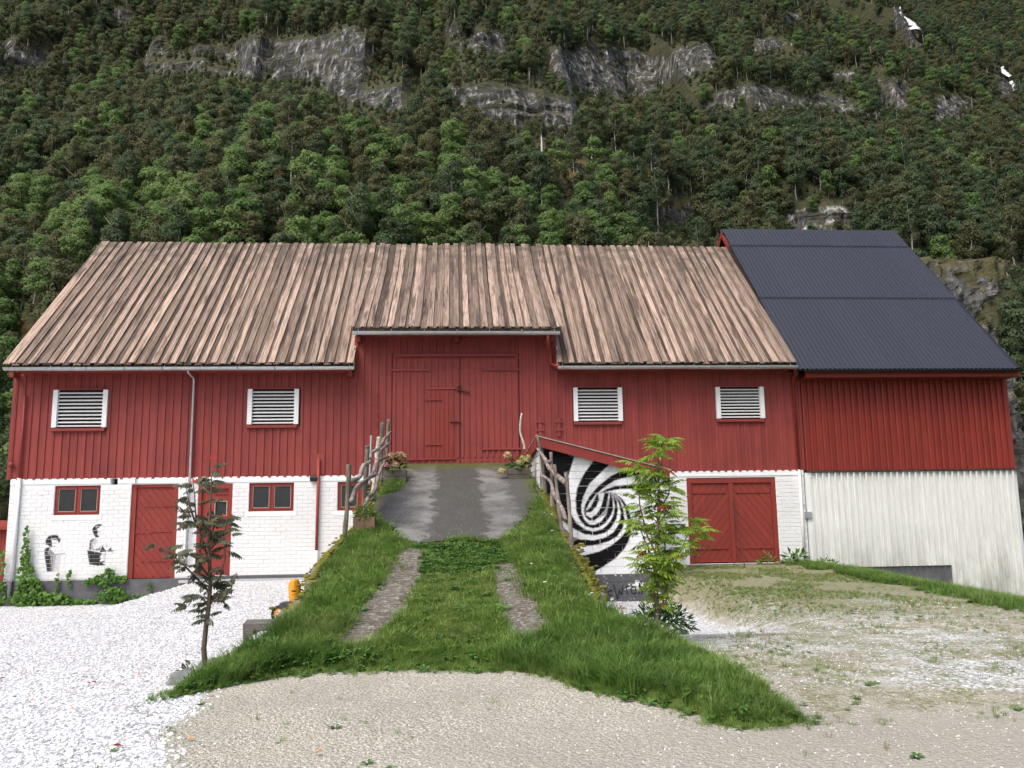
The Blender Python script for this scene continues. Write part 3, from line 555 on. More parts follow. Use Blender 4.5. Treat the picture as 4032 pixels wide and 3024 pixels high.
lawn = [blades(16, .085, .0035, .8, 300+i, .06).mesh('grass_tuft', M['grass']) for i in range(3)]
longg = [blades(22, .20, .0045, 1.0, 310+i, .07).mesh('long_grass_tuft', M['grass_long']) for i in range(3)]
weeds = [broad(9, .11, .022, 320+i).mesh('weed_rosette', M['weed']) for i in range(3)]
mossm = [lump(330+i, .45, 2, .35).mesh('moss_cushion', M['moss'], True) for i in range(3)]
straw = [blades(12, .16, .003, .6, 340+i, .05).mesh('dry_tuft', M['straw']) for i in range(2)]
GR = lawn+longg+weeds+straw     # 0-2 lawn 3-5 long 6-8 weed 9-10 straw
M['petal'] = plain('white_petal', (.8, .8, .76), .6)
fl = MB(); fl.tube([(0, 0, 0), (.01, 0, .16), (.0, .01, .24)], .0022, 4)
for i in range(9): a = i*2.4; fl.add([(.018*math.cos(a)*(i/9)**.5+dx, .018*math.sin(a)*(i/9)**.5+dy, .245) for dx, dy in ((-.006, 0), (0, -.006), (.006, 0), (0, .006))], [(0, 1, 2, 3)], 1)
flower = fl.mesh('yarrow', [M['grass'], M['petal']])
def scatter_ramp():
    n = 36000; x = rng.uniform(-3, 3, n); y = np.where(np.arange(n) < 25000, rng.uniform(5.7, 19.2, n), rng.uniform(5.75, 9.6, n)); e = np.minimum(x-xL(y), xR(y)-x); f = np.minimum(e, foot_f(x, y))
    ok = (f > .015) | ((f > -.16) & (y < 9.3) & (rng.uniform(size=n) < .5+3*np.minimum(f, 0)))
    for p in (SLAB, TRK_L, TRK_R):
        jx = rng.normal(size=n)*.05; ok &= ~(inpoly(x+jx, y+jx*.7, p) & (rng.uniform(size=n) > .004))
    x, y, e, f = x[ok], y[ok], e[ok], f[ok]; m = len(x); u = rng.uniform(size=m); z = ramp_z(x, y)
    nn = fbm(x*1.1, y*1.1, 0, 400, 3)
    idx = rng.integers(0, 3, m); sc = rng.uniform(.7, 1.3, m)
    verge = (sstep(9.3, 7.8, y)*sstep(.2, 1.0, x) > .25) | ((x < -1.0) & (y < 9.2)) | (e < .32) & (y < 12.8) & (u < .7)
    mid = (np.abs(x-.05) < .62) & (y < 12.5) & (y > 8.2)
    lg = (verge & (u < .75)) | ((u < .10) & ~mid) | ((nn > .58) & (u < .3) & ~mid)
    idx = np.where(lg, 3+rng.integers(0, 3, m), idx); sc = np.where(lg, rng.uniform(.45, .95, m), sc); sc = np.where(verge & (x > .8) & lg, sc*1.05, sc)
    wd = (mid & (y > 11) & (u < .55)) | ((u > .93)) | ((x > -2.4) & (x < -.9) & (y < 8.9) & (u < .25))
    idx = np.where(wd, 6+rng.integers(0, 3, m), idx); sc = np.where(wd, rng.uniform(.6, 1.1, m), sc)
    edge = (e < .13) & (y > 9.6); dry = edge & (u < .12); idx = np.where(dry, 9+rng.integers(0, 2, m), idx); drop = edge & (u > .38); sl_ = (idx < 3) & (y > 8.4); sc = np.where(sl_, sc*np.clip(1.5-.35*mid, .9, 1.5), sc)
    fr = (f < .07) & (y < 9.3); sc = np.where(fr, sc*np.where(lg, .5, .8)*np.clip(1+3*f, .4, 1), sc); sc = sc*(.65+.7*fbm(x*2.3, y*2.3, 0, 403, 3)); z = np.where(f < .03, ground_z(x, y)+.01, z)
    sc = np.where(verge & lg & (x > 1.5) & (y < 7.4), sc*.72, sc)
    P = np.stack([x, y, z], -1)[~drop]; r3 = np.stack([rng.normal(size=m)*.12, rng.normal(size=m)*.12, rng.uniform(0, 6.28, m)], -1)[~drop]
    scatter('ramp_grass', GR, P, r3, sc[~drop], idx[~drop], 'green grass and weeds growing over the earth ramp and its foot', 'grass')
    # moss along both edges of the ramp and beside the deck
    n = 5200; y = rng.uniform(9.0, 19.1, n); s = rng.integers(0, 2, n); x = np.where(s, xR(y)-rng.normal(size=n)*.09+.04, xL(y)+rng.normal(size=n)*.09-.04)
    kp = (fbm(x*2, y*1.2, 0, 410, 3) > .43); x, y = x[kp], y[kp]; z = np.where(np.minimum(x-xL(y), xR(y)-x) > .02, ramp_z(x, y), top_z(x, y)-.07-.9*np.clip(-np.minimum(x-xL(y), xR(y)-x), 0, .2))
    scatter('edge_moss', mossm, np.stack([x, y, z], -1), np.stack([0*x, 0*x, rng.uniform(0, 6, len(x))], -1), rng.uniform(.012, .052, len(x)), rng.integers(0, 3, len(x)), 'yellow green moss cushions along the stone edges of the ramp', 'moss')
    n = 46; y = rng.uniform(7.5, 13.5, n); x = xR(y)-np.abs(rng.normal(size=n))*.35-.05
    scatter('yarrow_flowers', [flower], np.stack([x, y, ramp_z(x, y)], -1), np.stack([rng.normal(size=n)*.15, rng.normal(size=n)*.15, 0*x], -1), rng.uniform(.7, 1.3, n), np.zeros(n, int), 'tiny white wild flowers in the grass at the ramp edge', 'flowers')
scatter_ramp()
# thin tufts in the gravel on the right, the green bank beside the extension, stray tufts on the drive
n = 60000; x = rng.uniform(2.2, 15, n); y = rng.uniform(5.8, 19.15, n); u = rng.uniform(size=n)
den = 1.0*sstep(4.1, 4.9, x)*sstep(9.8, 14, y)*sstep(.36, .62, fbm(x*1.3, y*1.3, 0, 430, 3)) + .5*sstep(7.6, 8.5, x+.9*(fbm(x, y, 0, 6)-.5))*sstep(9.2, 11, y)*sstep(14.6, 13.5, x) + .30*sstep(.52, .68, fbm(x*2.0, y*2.0, 0, 440, 3))*sstep(13, 9, y) + .5*sstep(18.3, 19, y)*sstep(5.2, 6, x)*sstep(.45, .6, fbm(x*2, y*2, 0, 441, 2))
kp = (u < den) & ~((x < 4.3) & (y > 16.4)); x, y = x[kp], y[kp]; m = len(x); bank = (x > 7.7) & (y > 9.5); v = rng.uniform(size=m)
idx = np.where(bank, np.where(v < .62, 3+rng.integers(0, 3, m), np.where(v < .82, rng.integers(0, 3, m), 6+rng.integers(0, 3, m))), np.where(v < .52, rng.integers(0, 3, m), np.where(v < .90, 9+rng.integers(0, 2, m), np.where(v < .97, 6+rng.integers(0, 3, m), 3+rng.integers(0, 3, m)))))
sc = np.where(bank, rng.uniform(.55, 1.0, m), np.where((idx < 3), rng.uniform(.35, .75, m), rng.uniform(.2, .5, m)))
scatter('yard_grass', GR, np.stack([x, y, ground_z(x, y)], -1), np.stack([rng.normal(size=m)*.12, rng.normal(size=m)*.12, rng.uniform(0, 6.28, m)], -1), sc, idx, 'thin grass growing in the gravel and thick on the bank beside the extension', 'grass')
n = 90; x = np.concatenate([rng.normal(-2.2, .28, 55), rng.uniform(-1.8, 3, 35)]); y = np.concatenate([rng.uniform(4.7, 7.3, 55), rng.uniform(4.9, 7.4, 35)]); kp = y < yB(np.clip(x, -2.9, 2.95))+.1; x, y = x[kp], y[kp]; m = len(x)
scatter('drive_tufts', GR, np.stack([x, y, ground_z(x, y)], -1), np.stack([0*x, 0*x, rng.uniform(0, 6, m)], -1), rng.uniform(.25, .6, m), rng.choice([0, 1, 2, 0, 1, 2, 6, 9], m), 'small tufts of grass along the edge of the drive', 'grass')
M['peb_w'] = leafmat('white_pebble', (.64, .64, .65), (.84, .84, .84), .12, 0, .7, 9); M['peb_g'] = leafmat('grey_pebble', (.30, .30, .31), (.46, .45, .43), .2, 0, .7, 9); M['peb_t'] = leafmat('tan_pebble', (.42, .40, .35), (.66, .64, .58), .2, 0, .7, 9)
pw = [lump(500+i, .62, 1, .4).mesh('pebble', M['peb_w']) for i in range(4)]+[lump(510, .6, 1, .4).mesh('pebble', M['peb_g']), lump(511, .6, 1, .4).mesh('pebble', M['peb_t'])]
def pebbles(name, n, fx, dist, sizes, pidx, label):
    y = 3.6+15.4*rng.uniform(size=n)**1.7; x = fx(y, n); g = np.interp(x, gx, np.arange(len(gx))).astype(int), np.interp(y, gy, np.arange(len(gy))).astype(int); ym = yard[g[1], g[0]]
    kp = dist(x, y, ym); kp &= ~((np.minimum(np.minimum(x-xL(y), xR(y)-x), y-yB(np.clip(x, -2.9, 2.95))) > 0)); x, y = x[kp], y[kp]; m = len(x)
    scatter(name, pw, np.stack([x, y, ground_z(x, y)+.002], -1), rng.uniform(0, 6.28, (m, 3))*np.array([.06, .06, 1]), rng.uniform(*sizes, m), rng.choice(len(pidx), m) if False else np.array(pidx)[rng.integers(0, len(pidx), m)], label, 'gravel')
pebbles('white_gravel', 30000, lambda y, n: rng.uniform(-1.9-.62*y, -1.6, n), lambda x, y, ym: ym > rng.uniform(.2, .8, len(x)), (.009, .019), [0, 1, 2, 3, 0, 1, 2, 3, 0, 1, 2, 4], 'bright white gravel spread over the yard left of the ramp')
pebbles('drive_gravel', 15000, lambda y, n: rng.uniform(-3.6, 2.2+.5*y, n), lambda x, y, ym: (ym < .5) & (y < 8.3), (.003, .009), [5, 5, 5, 5, 4, 5, 5, 0], 'fine tan and white gravel of the trodden drive')
pebbles('right_gravel', 9000, lambda y, n: rng.uniform(2.3, 7.8, n), lambda x, y, ym: (y > 6) & (y < 12.5) & (ym > .3), (.005, .011), [0, 5, 2, 5, 5, 4], 'white gravel strewn in front of the annex and double door')
# stones of the dry walls that hold the ramp's sides
M['stone'] = plain('grey_stone', (.19, .19, .197), .85, n=.35, sc=9); M['stone_pale'] = plain('pale_stone', (.46, .46, .46), .85, n=.3, sc=9)
k = N('mossy_stone'); c = k.mix(k.noise(9, 5), (.11, .11, .108), (.24, .24, .23)); c = k.mix(k.ramp(k.noise(5, 6, .7), [(.40, 0), (.55, .95)]), c, k.mix(k.noise(14, 4), (.11, .115, .018), (.21, .165, .03))); k.bump(k.noise(14, 5), .7, .02); M['stone_moss'] = k.out(c, .9, .15)
stm = [lump(540+i, .8, 2, .5).mesh('stone', M['stone_moss']) for i in range(5)]
for side, lab in ((-1, 'mossy dry stone wall holding the ramp beside the white gravel yard'), (1, 'mossy dry stone wall holding the ramp in front of the spiral mural')):
    tw = thing('retaining_wall', (side*1.8, 13, -.3), lab, 'stone wall')
    y = 9.4
    while y < (19.0 if side < 0 else 16.5):
        xx = float(xL(y) if side < 0 else xR(y)); t = float(top_z(xx, y)); z = float(ground_z(xx+side*.3, y)); 
        while z < t-.22:
            s = random.uniform(.16, .26); hh = min(s, (t-z-.06)*.55)
            link('stone', stm[random.randrange(5)], tw, (xx-side*.05+random.uniform(-.03, .03), y+random.uniform(-.05, .05), z+hh*.75), (0, 0, random.uniform(0, 6)), (.17, s*1.05, hh)); z += hh*1.45
        y += .36
def boulder(name, loc, sc, mat, label, seed, flat=.6):
    o = lump(seed, flat, 3, .45).obj(name, mat, smooth=False); o.location = loc; o.scale = (sc,)*3 if not hasattr(sc, '__len__') else sc; o.rotation_euler = (0, 0, seed); return tag(o, label, 'stone')
boulder('boulder', (-2.52, 7.98, -.05), (.17, .15, .24), M['stone'], 'smooth grey boulder at the foot of the dark rowan', 551)
boulder('boulder', (2.02, 9.95, -.08), (.26, .22, .26), M['stone_pale'], 'pale boulder at the edge of the ramp beside the leafy bush', 553)
boulder('boulder', (2.07, 9.30, -.10), (.18, .16, .26), M['stone'], 'grey boulder between the light green rowan and the ramp', 554)
boulder('boulder', (-2.32, 9.0, -.10), (.42, .16, .22), M['stone'], 'long low grey stone half sunk behind the dark rowan', 556)
boulder('boulder', (-2.15, 9.75, .05), (.22, .16, .22), M['stone_pale'], 'stone wedged between the concrete block and the grassy ramp', 557)
k = N('board_marked_concrete'); c = k.mix(k.noise(8, 5), (.075, .07, .06), (.20, .19, .17)); k.bump(k.noise(4, 5, .6, k.vec((1, 1, 9))), 1.0, .03); M['block'] = k.out(c, .9, .2)
cb = MB(); r_ = [(-.34, .02), (.30, 0), (.31, .33), (-.36, .34)]
cb.prism([(a, b) for a, b in r_], -.22, .24); o = cb.obj('concrete_block', M['block']); o.location = (-2.33, 10.35, -.14); o.rotation_euler = (0, 0, .12); o.scale = (.72, .8, 1.0); bv = o.modifiers.new('edge', 'BEVEL'); bv.width = .02; bv.segments = 2
tag(o, 'weathered concrete block jutting from the left side of the ramp', 'concrete block')
M['leaf_o'] = plain('orange_leaf', (.55, .22, .05), .6); M['leaf_r'] = plain('dark_red_leaf', (.20, .012, .015), .6)
lm_ = {c: MB().add([(-.03, 0, 0), (0, -.018, .006), (.035, 0, .002), (0, .018, .008)], [(0, 1, 2, 3)]).mesh('fallen_leaf', M[c]) for c in ('leaf_o', 'leaf_r')}
for px, py, c in ((128, 2770, 'leaf_o'), (280, 2812, 'leaf_o'), (545, 2655, 'leaf_o'), (650, 2660, 'leaf_o'), (745, 2940, 'leaf_o'), (570, 2578, 'leaf_o'), (1254, 2993, 'leaf_o'), (370, 2690, 'leaf_r'), (350, 2694, 'leaf_r'), (48, 2617, 'leaf_r'), (25, 2632, 'leaf_r'), (12, 2670, 'leaf_r'), (330, 2667, 'leaf_r'), (458, 2970, 'leaf_r')):
    d = at_y(px, py, 1)-EYE; p = EYE+d*((-.02-1.6)/d[2]); o = link('fallen_leaf', lm_[c], None, (p[0], p[1], float(ground_z(p[0], p[1]))+.022), (random.uniform(-.2, .2), random.uniform(-.2, .2), random.uniform(0, 6)), random.uniform(.8, 1.3))
    tag(o, 'fallen orange leaf lying on the gravel' if c == 'leaf_o' else 'fallen dark red leaf lying on the white gravel', 'leaf', 'fallen orange leaves' if c == 'leaf_o' else 'fallen dark red leaves')
# ------------------------------------------------------------------ old barn
F0 = 19.30                                  # front wall plane
barn = thing('barn', (-1, 21, 0), 'long red timber barn with weathered plank roof on a white brick ground floor', 'barn')
VENTS = [(-9.36, -8.13, 3.42, 4.33), (-4.92, -3.73, 3.46, 4.33), (2.85, 4.05, 3.48, 4.33), (6.39, 7.60, 3.52, 4.33)]
# upper cladding: wide boards with a batten over every joint
wall_up = piece('upper_wall', -10.22, 8.50, F0+.30, F0+.32, 2.28, 4.80, M['tar'], barn)
GATE = (-1.53, 1.52, 2.44, 5.17)
def clad(x0, x1, z0, ztop, step, par, mat, holes, bw=.062):
    n = round((x1-x0)/step); st = (x1-x0)/n
    for i in range(n+1):
        for nm, a, b, y0, y1 in (('wall_board', x0+i*st+.003, x0+(i+1)*st-.003, F0, F0+.022), ('batten', x0+i*st-bw/2, x0+i*st+bw/2, F0-.022, F0-.001)):
            if nm == 'wall_board' and i == n: continue
            jz = random.uniform(-.012, .012); jy = random.uniform(0, .003); b = b+random.uniform(-.006, .006) if nm == 'batten' else b
            segs = [(z0+jz-(.02 if nm == 'batten' else 0), ztop)]
            for h in holes:
                if a < h[1]-.004 and b > h[0]+.004:
                    cov = (min(b, h[1])-max(a, h[0]))/(b-a)
                    if nm == 'batten' or cov > .45: segs = [q for s0, s1 in segs for q in ((s0, min(s1, h[2])), (max(s0, h[3]), s1)) if q[1]-q[0] > .02]
            for s0, s1 in segs: piece(nm, a, b, y0-jy, y1-jy, s0, s1, mat, par)
clad(-10.22, -2.42, 2.275, 4.72, .178, wall_up, M['red'], VENTS)
clad(2.44, 8.52, 2.275, 4.72, .178, wall_up, M['red'], VENTS)
wall_gate = piece('gate_wall', -2.40, 2.42, F0+.30, F0+.32, 2.2, 5.62, M['tar'], barn)
clad(-2.41, 2.43, 2.275, 5.62, .176, wall_gate, M['red'], [(GATE[0], GATE[1], 2.2, GATE[3])])
for a, b in ((-10.29, -10.215), ): piece('corner_board', a, b, F0-.03, F0+.15, 2.26, 4.75, M['red'], barn)
for xx in (-2.43, 2.40): piece('corner_board', xx, xx+.07, F0-.034, F0-.004, 4.5, 5.60, M['red'], barn)
# hidden body: gables, back wall
for x0 in (-10.22, 8.44): MB().prism([(F0+.33, -.6), (F0+.33, 4.72), (23.3, 9.0), (27.3, 4.72), (27.3, -.6)], 0, .06).obj('gable_wall', M['red'], barn).data.transform(Matrix(((0, 1, 0, x0), (1, 0, 0, 0), (0, 0, 1, 0), (0, 0, 0, 1))))
piece('back_wall', -10.2, 8.45, 27.3, 27.36, -.6, 4.75, M['red'], barn)
# louvred vents
for vx0, vx1, vz0, vz1 in VENTS:
    vt = piece('vent', vx0-.02, vx1+.02, F0+.09, F0+.11, vz0-.02, vz1+.02, M['tar'], barn)
    for a in (vx0, vx1-.105): piece('vent_post', a, a+.105, F0-.075, F0+.02, vz0+.03, vz1, M['white_paint'], vt)
    piece('vent_sill', vx0-.01, vx1-.03, F0-.085, F0+.02, vz0-.055, vz0+.012, M['red'], vt); piece('vent_head', vx0+.04, vx1-.04, F0-.07, F0+.02, vz1+.003, vz1+.03, M['red'], vt)
    n = 10; dzv = (vz1-vz0-.05)/n
    for i in range(n): z = vz0+.06+dzv*i; piece('slat', vx0+.1, vx1-.1, F0-.045, F0+.012, z, z+.013, M['white_paint'], vt, (R(33+random.uniform(-3, 3)), 0, random.uniform(-.004, .004)))
# white brick ground floor
OPEN = [(-9.21, -8.19, 1.44, 2.11), (-4.83, -3.80, 1.46, 2.12), (-2.79, -1.76, 1.45, 2.12), (-7.50, -6.44, -.02, 2.12), (-5.99, -5.21, .02, 2.12), (5.57, 7.78, .06, 2.11), (-7.97, -7.82, 2.12, 2.26)]
k0 = MB()
for a, b, c, d in rects_without(-10.2, 8.50, -.02, 2.272, OPEN): k0.add([(a, F0, c), (b, F0, c), (b, F0, d), (a, F0, d)], [(0, 1, 2, 3)])
for h in OPEN:                               # reveals
    x0, x1, z0, z1 = h; k0.add([(x0, F0, z0), (x1, F0, z0), (x1, F0, z1), (x0, F0, z1), (x0, F0+.2, z0), (x1, F0+.2, z0), (x1, F0+.2, z1), (x0, F0+.2, z1)], [(0, 1, 5, 4), (1, 2, 6, 5), (2, 3, 7, 6), (3, 0, 4, 7)])
low = k0.obj('lower_wall', M['brick'], barn)
piece('inner_lining', -10.1, 8.4, F0+.21, F0+.23, -.1, 2.27, M['tar'], barn)
# stencil paintings of two children in plant pots, sprayed on the bricks
def crop8(L): return [(a*.3165, 2000+b*.3165) for a, b in L]
def toxz(L): return [(lambda p: (p[0], p[2]))(at_y(a, b, F0)) for a, b in L]
ST = [(.03, [(570, 455), (572, 395), (605, 352), (660, 333), (705, 335), (735, 352), (728, 372), (748, 372), (757, 395), (745, 425), (732, 440), (722, 412), (712, 395), (680, 402), (660, 392), (642, 405), (652, 440), (648, 470), (662, 486), (640, 490), (622, 480), (600, 462)]),
 (.85, [(640, 380), (700, 372), (712, 386), (665, 384), (645, 398)]), (.15, [(672, 434), (700, 430), (696, 442), (676, 444)]), (.2, [(668, 472), (684, 468), (682, 490), (674, 490)]),
 (.05, [(553, 572), (556, 530), (575, 500), (605, 482), (632, 490), (610, 520), (600, 560), (640, 575)]), (.3, [(606, 575), (604, 530), (630, 510), (655, 540), (680, 574)]),
 (.04, [(555, 572), (640, 578), (636, 640), (640, 740), (625, 808), (588, 800), (570, 690)]), (.22, [(640, 578), (668, 580), (664, 660), (655, 808), (625, 808), (640, 740)]), (.5, [(668, 580), (705, 582), (688, 700), (670, 806), (655, 808)]), (.74, [(705, 582), (760, 580), (735, 800), (670, 806)]),
 (.35, [(600, 576), (815, 562), (816, 570), (700, 584)]), (.5, [(812, 570), (818, 568), (795, 755), (789, 755)]), (.3, [(735, 525), (742, 525), (740, 560), (735, 560)]), (.45, [(760, 510), (768, 508), (785, 535), (780, 538)]),
 (.03, [(1152, 285), (1150, 262), (1165, 235), (1190, 212), (1225, 199), (1262, 202), (1282, 212), (1250, 228), (1232, 248), (1205, 262), (1222, 292), (1213, 325), (1222, 345), (1240, 352), (1222, 366), (1195, 368), (1175, 345), (1160, 312)]),
 (.8, [(1190, 235), (1215, 220), (1222, 228), (1200, 245)]), (.12, [(1225, 297), (1255, 292), (1252, 305), (1228, 306)]), (.1, [(1202, 348), (1238, 345), (1236, 356), (1208, 356)]), (.3, [(1288, 222), (1296, 230), (1304, 250), (1298, 252)]), (.3, [(1294, 275), (1300, 275), (1296, 296), (1290, 296)]), (.35, [(1284, 312), (1290, 310), (1286, 325), (1280, 325)]),
 (.06, [(1112, 522), (1113, 450), (1125, 408), (1150, 385), (1190, 374), (1200, 380), (1165, 396), (1140, 425), (1132, 470), (1140, 520)]), (.45, [(1140, 425), (1165, 396), (1190, 392), (1165, 430), (1155, 480), (1175, 510), (1200, 528), (1150, 525), (1132, 470)]), (.65, [(1190, 392), (1240, 395), (1200, 430), (1175, 480), (1165, 430)]), (.25, [(1180, 510), (1230, 500), (1262, 470), (1240, 530), (1205, 536)]),
 (.04, [(1282, 445), (1288, 490), (1312, 520), (1330, 540), (1260, 552), (1238, 545), (1258, 510)]), (.5, [(1318, 470), (1330, 452), (1340, 450), (1328, 475), (1332, 510), (1320, 500)]), (.04, [(1372, 494), (1434, 514), (1402, 538), (1395, 560), (1390, 540), (1330, 548)]),
 (.03, [(1085, 520), (1170, 540), (1250, 556), (1268, 566), (1262, 590), (1240, 602), (1252, 622), (1262, 640), (1242, 652), (1252, 668), (1300, 655), (1306, 668), (1275, 690), (1320, 706), (1290, 714), (1215, 718), (1115, 704), (1098, 610)]), (.75, [(1285, 570), (1330, 556), (1310, 640), (1290, 650)]), (.5, [(1428, 518), (1435, 516), (1392, 690), (1386, 690)]), (.55, [(1395, 560), (1412, 540), (1400, 590)])]
STX = [(v, toxz(crop8(p))) for v, p in ST]
def stencil(x, z):
    r = np.ones(np.shape(x)); d = .010
    for v, p in STX:
        cov = sum(inpoly(x+a, z+b, p).astype(float) for a in (-d/2, d/2) for b in (-d/2, d/2))/4; r = r*(1-cov)+v*cov
    return r
SB = (-9.55, -7.78, .18, 1.40)
def brick_mb(w, h, nx=1, nz=1):
    b = .004; mb = MB(); xs = np.linspace(-w/2+b, w/2-b, nx+1); zs = np.linspace(-h/2+b, h/2-b, nz+1)
    for j in range(nz+1):
        for i in range(nx+1): mb.v.append((xs[i], -.0055, zs[j]))
    mb.f += [(j*(nx+1)+i, j*(nx+1)+i+1, (j+1)*(nx+1)+i+1, (j+1)*(nx+1)+i) for j in range(nz) for i in range(nx)]; mb.m += [0]*(nx*nz)
    c = [0, nx, (nx+1)*(nz+1)-1, (nx+1)*nz]; n = len(mb.v); mb.v += [(-w/2, .002, -h/2), (w/2, .002, -h/2), (w/2, .002, h/2), (-w/2, .002, h/2)]
    P = lambda i: mb.v[i]
    mb.add([P(c[0]), P(c[1]), P(c[2]), P(c[3]), mb.v[n], mb.v[n+1], mb.v[n+2], mb.v[n+3]], [(4, 5, 1, 0), (5, 6, 2, 1), (6, 7, 3, 2), (7, 4, 0, 3)]); return mb
BW, BH = .245, .0905; bm0 = brick_mb(BW-.007, BH-.008).mesh('brick', M['brick']); bricks = []; rest_b = MB()
zrow = .0; row = 0
while zrow+BH < 2.145:
    off = (row % 2)*BW/2; x = -10.2-off+BW/2
    while x < 8.5:
        a, b, c, d = x-BW/2, x+BW/2, zrow, zrow+BH; a, b = max(a, -10.2), min(b, 8.5)
        for h in OPEN:
            if c < h[3]+.0 and d > h[2]+.0 and a < h[1] and b > h[0]:
                if a < h[0]: b = min(b, h[0])
                elif b > h[1]: a = max(a, h[1])
                else: b = a
        if b-a > .05 and not (-1.5 < x < 4.2): bricks.append(((a+b)/2, zrow+BH/2, b-a))
        x += BW
    zrow += BH; row += 1
art = [q for q in bricks if SB[0] < q[0] < SB[1] and SB[2] < q[1] < SB[3]]; plainb = [q for q in bricks if q not in art]
plainb.sort(key=lambda q: -(q[2] > .2)*1.0 + .02*abs(q[0]+6.5)*(q[0] < 0) + .3*(q[0] > 0)); left_n = max(0, 296-len(art))
for x, z, wd in art:
    nx = max(4, int(wd/.013)); mb = brick_mb(wd-.002, BH-.003, nx, 6); me = mb.mesh('brick', M['brick_art']); V = np.array(mb.v); pv = stencil(V[:, 0]+x, V[:, 2]+z)
    set_col(me, 'paint', np.stack([pv]*3, -1)); link('brick', me, low, (x, F0-random.uniform(0, .003), z), (random.uniform(-.006, .006), 0, random.uniform(-.004, .004)))
for q, (x, z, wd) in enumerate(plainb):
    if q < left_n: link('brick', bm0, low, (x, F0-random.uniform(0, .004), z), (random.uniform(-.008, .008), 0, random.uniform(-.005, .005)), (wd/BW, 1, 1))
    else: mb = brick_mb(wd-.010, BH-.009); dy = random.uniform(0, .004); rest_b.add([(v[0]+x, v[1]+F0-dy, v[2]+z) for v in mb.v], mb.f)
o = rest_b.obj('brick_field', M['brick'], low); o['kind'] = 'stuff'
for a, b in ((-10.2, -7.99), (-7.80, -1.5), (4.2, 8.5)): piece('lintel_band', a, b, F0-.014, F0+.01, 2.148, 2.274, M['white_paint'], barn)
for h in OPEN[:3]: piece('rendered_sill', h[0]-.06, h[1]+.06, F0-.016, F0+.02, h[2]-.11, h[2]-.003, M['white_paint'], barn)
pl = MB()
pl.prism([(F0-.05, -.02), (F0-.05, -.27), (F0-.075, -.27), (F0-.075, -1.0), (F0+.12, -1.0), (F0+.12, -.02)], -10.25, -6.05); pl.v = [(y, x, z) for x, y, z in pl.v]; pl.obj('plinth', M['plinth'], barn); piece('plinth', -6.05, -3.1, F0-.03, F0+.12, -.6, .015, M['plinth'], barn); piece('plinth', 4.2, 8.55, F0-.03, F0+.12, -.7, .05, M['plinth'], barn)
piece('ground_pipe', -6.3, -3.3, F0-.15, F0-.08, -.12, -.055, M['zinc'], barn)
for h in OPEN[:3]:                           # two-leaf windows
    x0, x1, z0, z1 = h; wn = MB(); t = .042
    for q in ((x0, x1, z0, z0+t), (x0, x1, z1-t, z1), (x0, x0+t, z0+t, z1-t), (x1-t, x1, z0+t, z1-t), ((x0+x1)/2-.022, (x0+x1)/2+.022, z0+t, z1-t)): wn.box(q[0], q[1], F0+.035, F0+.12, q[2], q[3])
    wf = wn.obj('window', M['red_door'], barn); xm = (x0+x1)/2
    for a, b in ((x0+t, xm-.022), (xm+.022, x1-t)):
        s = .036; sm = MB()
        for q in ((a, b, z0+t, z0+t+s), (a, b, z1-t-s, z1-t), (a, a+s, z0+t+s, z1-t-s), (b-s, b, z0+t+s, z1-t-s)): sm.box(q[0]+.003, q[1]-.003, F0+.022, F0+.07, q[2], q[3])
        sm.obj('sash', M['red_door'], wf); pm = MB(); aa, bb, c, d = a+s, b-s, z0+t+s, z1-t-s
        for q in ((aa, bb, c, c+.012), (aa, bb, d-.008, d), (aa, aa+.012, c, d), (bb-.010, bb, c, d)): pm.box(q[0], q[1], F0+.034, F0+.05, q[2], q[3])
        pm.obj('putty', M['putty'], wf); piece('pane', aa, bb, F0+.05, F0+.054, c, d, M['glass'], wf, (0, 0, random.uniform(-.006, .006)))
        piece('curtain_edge', aa+.03, aa+.045, F0+.075, F0+.08, c, d, M['white_paint'], wf)
def plank_leaf(par, x0, x1, z0, z1, y, ang, wd, mat, name='plank'):
    ca, sa = math.cos(ang), math.sin(ang); R_ = [(x0, z0), (x1, z0), (x1, z1), (x0, z1)]; ps = [-sa*a+ca*b for a, b in R_]; t = min(ps)
    while t < max(ps):
        p = clip_half(clip_half(R_, sa, -ca, -(t+.003)), -sa, ca, t+wd-.003)
        if len(p) > 2: MB().prism(p, y-random.uniform(0, .004), y+.02).obj(name, mat, par)
        t += wd
def strap(par, x0, x1, z, y, mat): piece('strap_hinge', x0, x1, y-.012, y, z-.022, z+.022, mat, par); [piece('bolt_head', q-.012, q+.012, y-.022, y-.011, z-.012, z+.012, mat, par) for q in np.linspace(x0+.05, x1-.05, 4)]
# single door with diagonal planks in two halves
x0, x1, z0, z1 = OPEN[3]; d1 = MB()
for q in ((x0, x0+.11, z0, z1), (x1-.11, x1, z0, z1), (x0+.11, x1-.11, z1-.07, z1)): d1.box(q[0], q[1], F0+.02, F0+.14, q[2], q[3])
d1 = d1.obj('door', M['red_door'], barn); plank_leaf(d1, x0+.113, x1-.113, z0+.01, 1.0, F0+.055, R(-52), .125, M['red_door']); plank_leaf(d1, x0+.113, x1-.113, 1.012, z1-.073, F0+.055, R(-52), .125, M['red_door'])
for z, a, b in ((1.62, .32, 1.0), (1.02, .02, .5), (.38, .25, .98)): strap(d1, x0+a, x0+b, z, F0+.05, M['red_door'])
